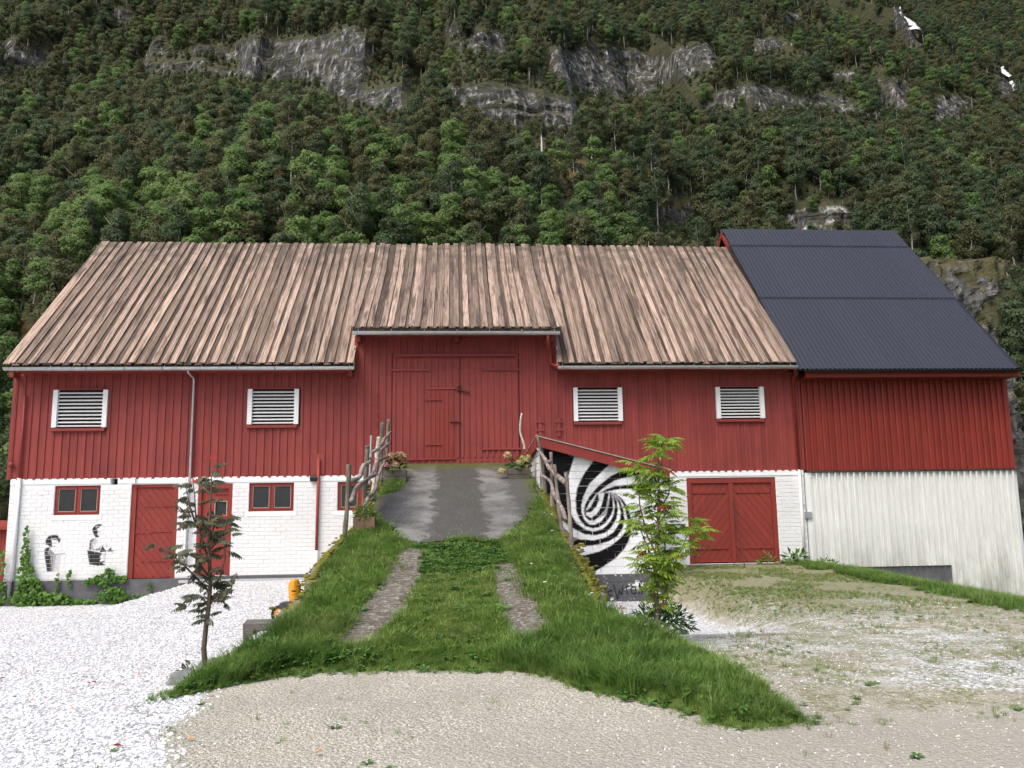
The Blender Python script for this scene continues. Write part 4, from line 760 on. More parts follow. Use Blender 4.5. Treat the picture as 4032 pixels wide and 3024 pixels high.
# panel door with a small square light
x0, x1, z0, z1 = OPEN[4]; d2 = MB()
for q in ((x0, x0+.08, z0, z1), (x1-.08, x1, z0, z1), (x0+.08, x1-.08, z1-.12, z1)): d2.box(q[0], q[1], F0-.005, F0+.14, q[2], q[3])
d2 = d2.obj('door', M['red_door'], barn)
for a, b, c, d in rects_without(x0+.083, x1-.083, z0+.01, z1-.123, [(-5.60, -5.34, 1.38, 1.70)]): piece('door_panel', a, b, F0+.05, F0+.09, c, d, M['red_door'], d2)
piece('pane', -5.60, -5.34, F0+.07, F0+.075, 1.38, 1.70, M['glass'], d2)
pm = MB(); [pm.box(*q) for q in ((-5.615, -5.325, F0+.03, F0+.049, 1.36, 1.382), (-5.615, -5.325, F0+.03, F0+.049, 1.698, 1.715), (-5.615, -5.60, F0+.03, F0+.049, 1.382, 1.698), (-5.345, -5.325, F0+.03, F0+.049, 1.382, 1.698))]; pm.obj('pane_beading', M['putty'], d2)
strap(d2, x1-.42, x1-.04, 1.88, F0+.045, M['red_door']); strap(d2, x1-.42, x1-.04, .5, F0+.045, M['red_door'])
# wide double door with herringbone planks
x0, x1, z0, z1 = OPEN[5]; d3 = MB()
for q in ((x0, x0+.11, z0, z1), (x1-.11, x1, z0, z1), (x0+.11, x1-.11, z1-.13, z1)): d3.box(q[0], q[1], F0+.01, F0+.14, q[2], q[3])
d3 = d3.obj('double_door', M['red_door'], barn); xm = 6.66
for a, b, s in ((x0+.113, xm-.005, 1), (xm+.005, x1-.113, -1)):
    lf = piece('door_leaf', a, b, F0+.075, F0+.10, z0+.03, z1-.135, M['red_door'], d3); plank_leaf(lf, a, b, z0+.03, z1-.135, F0+.052, R(52*s), .14, M['red_door'])
    for z in (1.75, .42): strap(lf, a+.03 if s > 0 else a+.12, b-.12 if s > 0 else b-.03, z, F0+.045, M['red_door'])
piece('stop_post', xm-.05, xm+.05, F0+.01, F0+.045, z0+.02, z1-.14, M['red_door'], d3)
# gate: two battened leaves and a wicket door
gate = piece('gate', GATE[0], GATE[1], F0+.0, F0+.02, GATE[2], GATE[3], M['red_door'], barn); WK = (-.69, -.04, 2.66, 4.30)
for a, b in ((GATE[0]+.01, .094), (.106, GATE[1]-.01)):
    lf = piece('gate_leaf', a, b, F0-.035, F0-.002, GATE[2]+.03, GATE[3]-.02, M['red'], gate); n = 9; st = (b-a-.10)/n
    for i in range(n+1):
        xx = a+.05+i*st
        for s0, s1 in ([(GATE[2]+.03, GATE[3]-.1)] if not (a < 0 and WK[0]-.02 < xx < WK[1]+.02) else [(GATE[2]+.03, WK[2]-.05), (WK[3]+.05, GATE[3]-.1)]):
            for t0, t1 in ((s0, min(s1, 2.60)), (max(s0, 2.66), min(s1, 4.75)), (max(s0, 4.80), s1)):
                if t1-t0 > .03: piece('batten', xx-.024, xx+.024, F0-.056, F0-.036, t0, t1, M['red'], lf)
wk = piece('wicket_door', WK[0]+.005, WK[1]-.005, F0-.050, F0-.037, WK[2], WK[3], M['red_door'], gate)
for i in range(6): xx = WK[0]+.06+i*.106; piece('batten', xx-.02, xx+.02, F0-.066, F0-.051, WK[2]+.01, WK[3]-.01, M['red_door'], wk)
for z in (WK[2]-.022, WK[3]+.024): piece('rail', WK[0]-.02, WK[1]+.02, F0-.075, F0-.037, z-.022, z+.022, M['red'], gate)
for z, a, b in ((4.78, -1.55, -.62), (2.63, -1.25, -.7), (4.78, .62, 1.54), (2.86, .62, 1.54)): piece('strap_hinge', a, b, F0-.075, F0-.04, z-.024, z+.024, M['red'], gate)
for z in (4.05, 2.98): piece('strap_hinge', WK[0]-.05, WK[0]+.34, F0-.085, F0-.068, z-.016, z+.016, M['red_door'], gate)
piece('top_rail', -1.47, 1.45, F0-.12, F0-.036, 5.10, 5.155, M['red'], gate); piece('gap_shade_strip', .092, .108, F0-.04, F0-.0365, GATE[2]+.05, 5.09, M['tar'], gate)  # near-black strip stands in for the shaded gap between the leaves
for p in ([(.02, F0-.08, 4.30), (.33, F0-.10, 4.22)], [(.02, F0-.08, 4.25), (.06, F0-.09, 4.37), (.1, F0-.08, 4.42)], [(-.15, F0-.08, 3.52), (.10, F0-.08, 3.51)]): MB().tube(p, .02, 6).obj('latch', M['iron'], gate)
piece('threshold', -1.55, 1.75, F0-.10, F0+.05, 2.38, 2.455, M['block'], barn)
for xx in (2.02, 2.48): piece('cleat', xx-.04, xx+.04, F0-.045, F0-.02, 3.15, 3.62, M['red'], barn); [piece('cleat_arm', xx-.1, xx+.1, F0-.06, F0-.046, z-.02, z+.02, M['red'], barn) for z in (3.3, 3.5)]
# iron ladder rungs beside the gate
for i in range(4): MB().tube([(-1.98, F0-.03, 3.55+i*.22), (-1.98, F0-.08, 3.55+i*.22), (-1.84, F0-.08, 3.55+i*.22), (-1.84, F0-.03, 3.55+i*.22)], .009, 5).obj('rung', M['red_metal'], barn)
# ---- plank roof
RG = (23.30, 9.20); EV = (18.78, 4.84); GE = (18.62, 5.68); KK = (22.0, EV[1]+(22.0-EV[0])*(RG[1]-EV[1])/(RG[0]-EV[0])+.03)
roof = MB()
def slab(pts, x0, x1, t):
    n = len(pts); v = [(x, y, z) for x in (x0, x1) for y, z in pts]+[(x, y, z-t) for x in (x0, x1) for y, z in pts]; roof.add(v, [(i, i+1, n+i+1, n+i) for i in range(n-1)]+[(3*n+i, 3*n+i+1, 2*n+i+1, 2*n+i) for i in range(n-1)]+[(0, n, 3*n, 2*n), (n-1, 3*n-1+0, 4*n-1, 2*n-1)]+[(i, 2*n+i, 2*n+i+1, i+1) for i in range(n-1)]+[(n+i+1, 3*n+i+1, 3*n+i, n+i) for i in range(n-1)])
slab([(EV[0]+.05, EV[1]-.03), (RG[0], RG[1]-.07)], -10.13, -2.44, .05); slab([(EV[0]+.05, EV[1]-.03), (RG[0], RG[1]-.07)], 2.46, 8.23, .05); slab([(KK[0]+.02, KK[1]-.09), (RG[0], RG[1]-.07)], -2.438, 2.458, .05); slab([(RG[0], RG[1]-.07), (27.9, 4.75)], -10.13, 8.23, .05); slab([(GE[0]+.05, GE[1]-.04), (KK[0], KK[1]-.06)], -2.42, 2.45, .06)
roof = roof.obj('roof', M['dark_wood'], barn)
pitch = math.atan2(RG[1]-EV[1], RG[0]-EV[0]); L0 = math.hypot(RG[1]-EV[1], RG[0]-EV[0]); up_n = (-math.sin(pitch), math.cos(pitch)); up_t = (math.cos(pitch), math.sin(pitch))
def roof_board(x, wd, layer, mat, th=.022):
    e0 = random.uniform(-.02, .03)+(.0 if layer else -.02); e1 = random.uniform(0, .07); l = L0-e0+e1; m = e0+l/2; h = .012+layer*.030+random.uniform(0, .006)
    y = EV[0]+up_t[0]*m+up_n[0]*h; z = EV[1]+up_t[1]*m+up_n[1]*h
    if mat.name not in _cube: piece('x', 0, 1, 0, 1, 0, 1, mat, None); bpy.data.objects.remove(COL.objects[-1])
    link('roof_board', _cube[mat.name], roof, (x, y, z), (pitch, random.uniform(-.012, .012), random.uniform(-.0035, .0035)), (wd, l, th))
def bent(wd, lift, e):
    d1 = Vector((GE[0]-KK[0], GE[1]-KK[1])).normalized(); pts = [(RG[0]+.03+e, RG[1]+.03+lift+e), (KK[0]+.5, KK[1]+.5*math.tan(pitch)+.02+lift), (KK[0]+.08, KK[1]+.07+lift), (KK[0]-.5, KK[1]-.5*.70+.012+lift), (GE[0]+d1[0]*e*0, GE[1]+lift)]
    mb = MB(); n = len(pts); th = .022; v = [(s*wd/2, y, z-q) for q in (0, th) for s in (-1, 1) for y, z in pts]
    f = [(i, i+1, n+i+1, n+i) for i in range(n-1)]+[(2*n+i, 3*n+i, 3*n+i+1, 2*n+i+1) for i in range(n-1)]+[(i, 2*n+i, 2*n+i+1, i+1) for i in range(n-1)]+[(n+i, n+i+1, 3*n+i+1, 3*n+i) for i in range(n-1)]+[(0, n, 3*n, 2*n), (n-1, 3*n-1, 4*n-1, 2*n-1)]
    f = [q for q in f]; return mb.add(v, f)
for xa, xb in ((-10.12, -2.46), (2.50, 8.20)):
    n = round((xb-xa)/.224); st = (xb-xa)/n
    for i in range(n+1):
        roof_board(xa+i*st, random.choice((.115, .13, .135, .15, .16)), 1, M['roof_top'])
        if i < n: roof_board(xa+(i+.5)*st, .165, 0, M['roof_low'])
roof_board(-10.19, .15, 1, M['roof_top']); 
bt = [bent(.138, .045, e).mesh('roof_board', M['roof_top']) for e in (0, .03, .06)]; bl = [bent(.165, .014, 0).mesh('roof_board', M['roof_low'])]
n = 22; st = 4.86/n
for i in range(n+1):
    link('roof_board', bt[random.randrange(3)], roof, (-2.41+i*st, random.uniform(-.02, .02), random.uniform(0, .008)), (0, random.uniform(-.002, .002), random.uniform(-.003, .003)))
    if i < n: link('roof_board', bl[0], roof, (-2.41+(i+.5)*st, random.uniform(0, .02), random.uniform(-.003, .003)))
# cheeks closing the raised roof over the gate
zr = lambda y: EV[1]+(y-EV[0])*math.tan(pitch)
for xx, lab in ((-2.40, 1), (2.42, 1)):
    poly = [(F0+.02, zr(F0)-.25), (F0+.02, GE[1]+.20), (KK[0]-.1, KK[1]-.14), (KK[0]-.1, KK[1]-.3)]; ck = MB(); ck.add([(xx-.03, y, z) for y, z in poly]+[(xx+.03, y, z) for y, z in poly], [(0, 1, 2, 3), (7, 6, 5, 4), (0, 4, 5, 1), (1, 5, 6, 2), (2, 6, 7, 3), (3, 7, 4, 0)]); ck.obj('cheek', M['red'], barn)
    piece('flashing', xx+(-.047 if xx < 0 else .033), xx+(-.033 if xx < 0 else .047), F0-.40, F0+.35, 4.86, 5.3, M['white_paint'], barn, (pitch*.0, 0, 0)).scale = (.012, .30, .52)
# eaves: soffits, fascias, gutters with brackets
def gutter(x0, x1, y, z, mat, r=.075, brk=True):
    mb = MB(); a = np.linspace(math.pi, 2*math.pi, 9); n = 9
    for rr in (r, r-.006):
        for x in (x0, x1): mb.v += [(x, y+math.cos(t)*rr, z+math.sin(t)*rr) for t in a]
    mb.f += [(i, i+1, n+i+1, n+i) for i in range(n-1)]+[(2*n+i, 3*n+i, 3*n+i+1, 2*n+i+1) for i in range(n-1)]+[(0, n, 3*n, 2*n), (n-1, 3*n-1, 4*n-1, 2*n-1)]; mb.m += [0]*len(mb.f)
    for x in (x0, x1): mb.add([(x, y+math.cos(t)*r, z+math.sin(t)*r) for t in a], [tuple(range(9))])
    g = mb.obj('gutter', mat, barn if mat is M['zinc'] else ext)
    if brk:
        n = max(2, round((x1-x0)/.86))
        for i in range(n+1): x = x0+.12+(x1-x0-.24)*i/n; MB().tube([(x, y+math.cos(t)*(r+.006), z+math.sin(t)*(r+.006)) for t in a]+[(x, y+r+.01, z+.09)], .008, 4).obj('gutter_bracket', M['zinc'] if mat is M['zinc'] else mat, g)
    return g
gutter(-10.22, -2.37, 18.72, 4.77, M['zinc']); gutter(-2.40, 2.46, 18.56, 5.57, M['zinc']); gutter(2.42, 8.26, 18.72, 4.77, M['zinc'])
piece('soffit', -10.1, -2.44, 18.86, F0-.03, 4.715, 4.735, M['red'], barn); piece('soffit', 2.46, 8.24, 18.86, F0-.03, 4.715, 4.735, M['red'], barn); piece('soffit', -2.38, 2.42, 18.72, F0-.03, 5.585, 5.605, M['red'], barn)
piece('fascia', -10.12, -2.44, 18.82, 18.855, 4.74, 4.83, M['dark_wood'], barn); piece('fascia', 2.48, 8.2, 18.82, 18.855, 4.74, 4.83, M['dark_wood'], barn); piece('fascia', -2.4, 2.44, 18.66, 18.69, 5.61, 5.67, M['dark_wood'], barn)
for xx, z in ((-2.50, 4.66), (-10.2, 4.66), (-2.32, 5.50), (.02, 5.50), (2.34, 5.50)): piece('purlin_end', xx-.05, xx+.05, 18.98, F0-.03, z-.06, z+.055, M['red'], barn)
# downpipes
MB().tube([(-6.17, 18.74, 4.72), (-6.17, 18.78, 4.66), (-6.17, F0-.12, 4.60), (-6.17, F0-.085, 4.52), (-6.17, F0-.085, .2)], .029, 10).obj('downpipe', M['zinc'], barn, True)
MB().tube([(2.18, 18.58, 5.53), (2.18, 18.60, 5.40), (2.22, 18.9, 5.28), (2.30, F0-.10, 5.18), (2.31, F0-.10, 4.98), (2.31, F0-.12, 4.90), (2.38, 18.9, 4.82), (2.44, 18.75, 4.80)], .04, 10).obj('downpipe', M['red_metal'], barn, True)
MB().tube([(-3.23, F0-.07, 2.66), (-3.24, F0-.07, .55)], .036, 10).obj('downpipe', M['red_metal'], barn, True); MB().tube([(-3.24, F0-.07, .549), (-3.24, F0-.07, -.1)], .036, 10).obj('downpipe', M['white_paint'], barn, True)
piece('pipe_backboard', -3.29, -3.10, F0-.035, F0-.025, 2.30, 2.78, M['red'], barn)
MB().tube([(8.22, 18.75, 4.71), (8.32, 18.95, 4.62), (8.36, F0-.07, 4.50), (8.37, F0-.07, 2.285)], .033, 10).obj('downpipe', M['red_metal'], barn, True); MB().tube([(8.37, F0-.06, 2.284), (8.37, F0-.06, .02)], .033, 10).obj('downpipe', M['white_paint'], barn, True)
MB().tube([(-9.99, F0-.06, 4.2), (-9.99, F0-.06, 2.29)], .03, 8).obj('downpipe', M['red'], barn, True); MB().tube([(-9.99, F0-.055, 2.289), (-9.99, F0-.055, 0)], .045, 8).obj('downpipe', M['white_paint'], barn, True); MB().tube([(-9.99, F0-.12, -.01), (-9.99, F0-.12, -.7)], .045, 8).obj('downpipe', M['plinth'], barn, True)
lump(600, 1, 2, .1).obj('alarm_bell', M['red'], barn, True).data.transform(Matrix.Translation((-10.18, F0-.08, 2.60)) @ Matrix.Scale(.062, 4))
piece('door_lamp', -7.50, -7.40, F0-.09, F0-.015, 2.15, 2.25, M['white_paint'], barn); 
MB().tube([(-3.42, F0-.05, 2.21), (-3.25, F0-.05, 2.21)], .075, 10).obj('pipe_outlet', M['black'], barn)
mt = piece('meter_box', 8.46, 8.60, F0-.10, F0-.01, 1.10, 1.26, M['zinc'], barn); MB().tube([(8.53, F0-.04, 1.26), (8.50, F0-.03, 1.36), (8.44, F0-.03, 1.45)], .01, 5).obj('cable', M['zinc'], mt)
# ------------------------------------------------------------------ extension with the black corrugated roof
ext = thing('barn_extension', (11.2, 21, -.5), 'red barn extension with black corrugated metal roof over white plank cladding', 'barn')
F1 = F0-.02
wx = piece('upper_wall', 8.58, 13.95, F1+.06, F1+.08, 2.2, 4.70, M['tar'], ext); n = 34; st = (13.97-8.57)/n
wed = MB().add([(-.5, -1, -.5), (.5, 0, -.5), (.5, 1, -.5), (-.5, 1, -.5), (-.5, -1, .5), (.5, 0, .5), (.5, 1, .5), (-.5, 1, .5)], [(0, 1, 5, 4), (1, 2, 6, 5), (2, 3, 7, 6), (3, 0, 4, 7), (0, 3, 2, 1), (4, 5, 6, 7)])
wr, ww = wed.mesh('wall_board', M['red_ext']), wed.mesh('wall_board', M['white_plank'])
wl = piece('lower_wall', 8.62, 13.95, F1+.06, F1+.08, -1.7, 2.2, M['tar'], ext)
for i in range(n):
    x = 8.57+(i+.5)*st; link('wall_board', wr, wx, (x, F1+.02, 3.46), None, (st-.004, .022, 2.42)); piece('batten', x-st/2-.002, x-st/2+.038, F1-.034, F1+.0, 2.252, 4.665, M['red_ext'], wx)
for i in range(n):
    x = 8.63+(i+.5)*(13.99-8.63)/n; zb = -.085 if x < 12.14 else -1.62; link('wall_board', ww, wl, (x, F1+.035, (2.205+zb)/2), None, (st-.005, .024, 2.205-zb)); piece('batten', x-st/2, x-st/2+.034, F1-.036, F1+.012, zb+.004, 2.20, M['white_plank'], wl)
piece('drip_ledge', 8.56, 14.03, F1-.06, F1+.04, 2.212, 2.242, M['dark_wood'], ext)
piece('white_corner', 8.52, 8.625, F1-.03, F1+.05, -.08, 2.2, M['white_plank'], ext); piece('plinth', 8.6, 12.2, F1+.05, F1+.2, -1.6, -.06, M['plinth'], ext); piece('return_board', 12.085, 12.115, F1-.02, F1+.05, -1.0, -.09, M['white_plank'], ext)
for x0 in (8.585, 13.93): MB().prism([(F0+.1, -1.7), (F0+.1, 4.6), (23.6, 9.6), (27.6, 4.6), (27.6, -1.7)], 0, .05).obj('gable_wall', M['red_ext'], ext).data.transform(Matrix(((0, 1, 0, x0), (1, 0, 0, 0), (0, 0, 1, 0), (0, 0, 0, 1))))
piece('back_wall', 8.6, 13.95, 27.6, 27.65, -1.7, 4.6, M['red_ext'], ext)
XR = (23.62, 9.86); XE = (18.74, 4.70); xp = math.atan2(XR[1]-XE[1], XR[0]-XE[0]); xl = math.hypot(XR[1]-XE[1], XR[0]-XE[0]); ct, st_ = math.cos(xp), math.sin(xp)
mroof = MB().add([(x, y, z-.05) for x in (8.30, 13.86) for y, z in (XE, XR, (28.2, 4.75))], [(0, 3, 4, 1), (1, 4, 5, 2)]).obj('roof', M['dark_wood'], ext)
def sheet(x0, x1, t0, t1, lift):
    mb = MB(); per = .1155; xs = []; x = math.floor(x0/per)*per
    while x < x1+per:
        xs += [(x+dx, h) for dx, h in ((0, 0), (.045, 0), (.058, .028), (.098, .028))]; x += per
    px_, ph_ = np.array(xs).T; xs = [(x0, float(np.interp(x0, px_, ph_)))]+[q for q in xs if x0 < q[0] < x1]+[(x1, float(np.interp(x1, px_, ph_)))]
    for t in (t0, t1):
        for xx, h in xs: q = h+lift; mb.v.append((xx, XE[0]+ct*t-st_*q, XE[1]+st_*t+ct*q))
    m = len(xs); mb.f = [(i, i+1, m+i+1, m+i) for i in range(m-1)]; mb.m = [0]*(m-1)
    return mb.obj('roof_sheet', M['metal_roof'], mroof)
cuts = [-.04, xl*.445, xl*.855, xl+.02]
for j in range(3):
    for i in range(7): a = 8.28+i*.798; sheet(a, min(a+.81, 13.87), cuts[j], cuts[j+1]+.12*(j < 2), .012+.024*j+.0012*(i % 2))
MB().add([(8.24, XR[0]-.16, XR[1]-.115), (8.24, XR[0], XR[1]+.055), (8.24, XR[0]+.16, XR[1]-.115), (13.89, XR[0]-.16, XR[1]-.115), (13.89, XR[0], XR[1]+.055), (13.89, XR[0]+.16, XR[1]-.115)], [(0, 3, 4, 1), (1, 4, 5, 2)]).obj('ridge_cap', M['metal_roof'], ext)
for s, q0, q1, mt_ in ((-1, 0, .62, 'red_ext'), (-1, .62, 4.85, 'black_metal'), (1, 0, 4.85, 'red_ext')):
    sl_ = 5.11/4.85; MB().add([(x, XR[0]+s*q, XR[1]-q*sl_-d) for x in (8.26, 8.285) for q, d in ((q0, 0), (q1, 0), (q1, .19), (q0, .19))], [(0, 1, 2, 3), (7, 6, 5, 4), (0, 4, 5, 1), (3, 2, 6, 7), (1, 5, 6, 2), (0, 3, 7, 4)]).obj('barge_board', M[mt_], ext)
piece('verge_trim', 13.85, 13.89, 18.7, 18.74, 4.6, 4.7, M['black_metal'], ext)
MB().add([(x, XE[0]+ct*t-st_*q, XE[1]+st_*t+ct*q) for t in (-.04, xl) for x, q in ((13.84, .05), (13.90, .05), (13.90, -.10))], [(0, 1, 4, 3), (1, 2, 5, 4)]).obj('verge_flashing', M['black_metal'], ext)
gutter(8.42, 13.93, 18.68, 4.66, M['black_metal'], .055, False); piece('fascia', 8.5, 13.98, 18.80, 18.83, 4.50, 4.64, M['red_ext'], ext); piece('soffit', 8.5, 13.96, 18.83, F1-.02, 4.50, 4.52, M['red_ext'], ext)
# ------------------------------------------------------------------ block annex with the spiral mural
annex = thing('annex', (3, 17, -.5), 'low white block annex with black and white spiral mural and red sloping fascia', 'annex')
AY = 16.65; AX0, AX1 = 1.72, 4.16
def cropm(L): return [(lambda p: (p[0], p[2]))(at_y(2050+a*.482, 1680+b*.482, AY)) for a, b in L]
BANDS = [[(765, 535), (830, 590), (880, 660), (905, 760), (905, 860), (880, 940), (840, 1010), (770, 1080), (680, 1140), (560, 1212), (500, 1215), (400, 1150), (400, 1068), (430, 1062), (520, 1050), (640, 1020), (740, 970), (820, 905), (860, 850), (872, 760), (850, 660), (810, 590), (765, 548)],
 [(760, 545), (810, 600), (840, 680), (850, 760), (835, 830), (790, 895), (720, 937), (620, 967), (520, 977), (400, 972), (300, 940), (300, 850), (420, 905), (500, 922), (600, 926), (690, 905), (760, 860), (805, 790), (818, 710), (805, 640), (780, 580), (755, 548)],
 [(750, 540), (785, 600), (795, 680), (785, 750), (740, 825), (690, 868), (610, 890), (520, 878), (425, 830), (345, 768), (290, 700), (250, 630), (215, 550), (190, 420), (183, 160), (440, 240), (435, 258), (395, 390), (380, 480), (383, 560), (392, 640), (415, 720), (460, 790), (530, 840), (600, 856), (670, 835), (725, 785), (760, 720), (768, 650), (760, 590), (742, 540)],
 [(738, 538), (755, 600), (755, 680), (735, 730), (690, 790), (640, 822), (590, 832), (530, 815), (480, 760), (455, 690), (447, 600), (465, 490), (520, 380), (605, 265), (735, 300), (640, 390), (560, 470), (512, 570), (497, 640), (500, 700), (520, 760), (555, 795), (600, 802), (650, 780), (695, 725), (718, 650), (725, 590), (728, 538)],
 [(722, 538), (712, 600), (695, 670), (650, 730), (600, 768), (555, 765), (525, 735), (515, 690), (525, 640), (560, 570), (640, 480), (740, 400), (860, 345), (1000, 370), (990, 392), (860, 415), (770, 440), (690, 490), (620, 550), (570, 610), (540, 665), (530, 700), (540, 725), (575, 745), (620, 715), (655, 660), (672, 600), (685, 540)],
 [(635, 548), (640, 600), (620, 650), (580, 695), (530, 705), (530, 690), (570, 660), (600, 600), (620, 555)], [(640, 548), (700, 510), (770, 485), (860, 478), (960, 462), (1070, 450), (1080, 500), (1060, 545), (940, 515), (860, 508), (780, 515), (720, 528)]]
BX = [cropm(b) for b in BANDS]; GREY = cropm([(118, 0), (186, 0), (190, 420), (196, 560), (118, 560)]); CORE = cropm([(520, 700), (540, 620), (620, 540), (740, 530), (780, 560), (740, 640), (690, 720), (600, 780), (540, 760)])
def mural(x, z):
    x = np.asarray(x, float); z = np.asarray(z, float); r = np.full(x.shape, .83); d = .014
    sm = fbm(x*2.2, z*2.2, 0, 700, 3); r = np.where(inpoly(x, z, CORE), .30+.5*sstep(.35, .65, sm), r); r = r*(1-.25*sstep(.55, .75, sm))
    r = np.where(inpoly(x, z, GREY), .12+.6*np.clip(.9-.55*(z-1.6), .05, 1)*sstep(.3, .7, fbm(x*3, z*2, 0, 710, 3)), r)
    for p in BX:
        cov = sum(inpoly(x+a, z+b, p).astype(float) for a in (-d/2, d/2) for b in (-d/2, d/2))/4; r = r*(1-cov)+.006*cov
    return r
def atop(x): return 2.88-(x-AX0)*(2.88-2.17)/(4.42-AX0)
CH, CWD = .150, .305
aw = MB().box(AX0+.012, AX1-.01, AY+.010, AY+.2, -.6, 2.0)
aw.prism([(AX0+.012, 2.0), (AX1-.01, 2.0), (AX1-.01, atop(AX1)), (AX0+.012, atop(AX0))], AY+.010, AY+.2); aw.box(AX0+.012, AX0+.2, AY+.2, F0-.03, -.6, 2.5); aw.box(AX1-.2, AX1-.01, AY+.2, F0-.03, -.6, 2.2)
k = N('mural_mortar'); M['mortar'] = k.out(k.mix(k.noise(6, 4), (.10, .10, .10), (.30, .30, .29)), .85); aw = aw.obj('block_wall', M['mortar'], annex)
bx_, bz_ = np.meshgrid(np.linspace(AX0+.004, AX1-.004, 150), np.linspace(0, 1, 170)); bz_ = .10+bz_*(atop(bx_)-.03-.10)
me = grid_mesh('mural_backing', bx_, 0*bx_+AY+.0085, bz_, M['mural']); pv = mural(bx_.ravel(), bz_.ravel())*.8+.02; set_col(me, 'paint', np.stack([pv]*3, -1)); link('mural_backing', me, annex)
z, row = .10, 0
while z < 2.9:
    x = AX0-(row % 2)*CWD/2
    while x < AX1-.02:
        a, b = max(x, AX0), min(x+CWD, AX1); zt = min(z+CH, atop((a+b)/2)-.02)
        if b-a > .04 and zt-z > .05:
            poly = [(a+.004, z+.004), (b-.004, z+.004), (b-.004, z+CH-.004), (a+.004, z+CH-.004)]; wd, hh = b-a-.003, min(CH, zt-z)-.003; nx, nz = max(2, int(wd/.017)), max(2, int(hh/.017))
            mb = brick_mb(wd, hh, nx, nz); cx_, cz_ = (a+b)/2, z+hh/2+.0045; me = mb.mesh('block', M['mural']); V = np.array(mb.v); pv = mural(V[:, 0]+cx_, V[:, 2]+cz_); set_col(me, 'paint', np.stack([pv]*3, -1))
            link('block', me, aw, (cx_, AY+.007-random.uniform(0, .004), cz_), (random.uniform(-.006, .006), 0, 0))
        x += CWD
    z += CH; row += 1
plb = brick_mb(CWD-.008, CH-.007).mesh('block', M['plinth_chip']); z, row = -.52, 0
while z < .09:
    x = AX0+.9-(row % 2)*CWD/2
    while x < AX1+.03: 
        b = min(x+CWD, AX1+.02); link('block', plb, aw, ((x+b)/2, AY+.004, z+CH/2), None, ((b-x)/CWD, 1, 1)); x += CWD
    z += CH*1.03; row += 1
# side wall towards the ramp
sb = brick_mb(CWD-.010, CH-.008).mesh('block', M['brick'])
z, row = 1.35, 0
while z < 2.75:
    y = AY+.02-(row % 2)*CWD/2
    while y < F0-.05:
        a, b = max(y, AY+.02), min(y+CWD, F0-.04)
        if b-a > .05 and z < 2.72-.09*(y-AY): link('block', sb, aw, (AX0+.005, (a+b)/2, z+CH/2), (0, 0, -math.pi/2), ((b-a)/CWD, 1, 1))
        y += CWD
    z += CH; row += 1
# graffiti letters brushed on the plinth
GL = dict(N=[[(650, 1400), (655, 1330)], [(655, 1330), (688, 1400)], [(688, 1400), (690, 1295)]], E=[[(712, 1345), (722, 1422)], [(712, 1348), (748, 1338)], [(716, 1385), (745, 1372)], [(722, 1422), (758, 1400)]], W=[[(758, 1290), (790, 1408)], [(790, 1408), (806, 1340)], [(806, 1340), (826, 1372)], [(826, 1372), (835, 1300)]], T=[[(840, 1320), (888, 1302)], [(862, 1312), (872, 1370)]], O=[[(900, 1325), (915, 1302), (938, 1312), (944, 1345), (930, 1368), (908, 1358), (900, 1325)]], M=[[(965, 1372), (970, 1275)], [(970, 1275), (985, 1345)], [(985, 1345), (1015, 1290)], [(985, 1370), (1030, 1275)]])
gl = MB()
for ch in GL.values():
    for st2 in ch:
        p = cropm(st2)
        for (xa, za), (xb, zb) in zip(p, p[1:]):
            dx, dzz = xb-xa, zb-za; l = math.hypot(dx, dzz); nx, nz = -dzz/l*.011, dx/l*.011; gl.add([(xa-nx, AY-.0085, za-nz), (xb-nx, AY-.0085, zb-nz), (xb+nx, AY-.0085, zb+nz), (xa+nx, AY-.0085, za+nz)], [(0, 1, 2, 3)])
gl.obj('lettering', M['black'], annex)
FH = .20
MB().prism([(AX0-.06, atop(AX0)+.045), (AX0-.06, atop(AX0)-FH+.045), (4.42, 2.19-FH), (4.42, 2.19)], AY-.14, AY-.11).obj('front_fascia', M['red_door'], annex)
MB().add([(AX0-.07, AY-.14, atop(AX0)+.05), (AX0-.09, F0-.03, 2.68), (AX0-.09, F0-.03, 2.46), (AX0-.07, AY-.14, atop(AX0)-.17), (AX0-.04, AY-.11, atop(AX0)+.05), (AX0-.06, F0-.03, 2.68), (AX0-.06, F0-.03, 2.46), (AX0-.04, AY-.11, atop(AX0)-.17)], [(0, 1, 2, 3), (7, 6, 5, 4), (0, 4, 5, 1), (3, 2, 6, 7), (0, 3, 7, 4), (1, 5, 6, 2)]).obj('side_fascia', M['red_door'], annex)
MB().add([(AX0-.08, AY-.16, atop(AX0)+.055), (4.45, AY-.16, 2.20), (4.45, F0-.03, 2.03), (AX0-.10, F0-.03, 2.69), (AX0-.08, AY-.16, atop(AX0)+.075), (4.45, AY-.16, 2.22), (4.45, F0-.03, 2.05), (AX0-.10, F0-.03, 2.71)], [(3, 2, 1, 0), (4, 5, 6, 7), (0, 1, 5, 4), (1, 2, 6, 5), (2, 3, 7, 6), (3, 0, 4, 7)]).obj('roof', M['annex_roof'], annex)

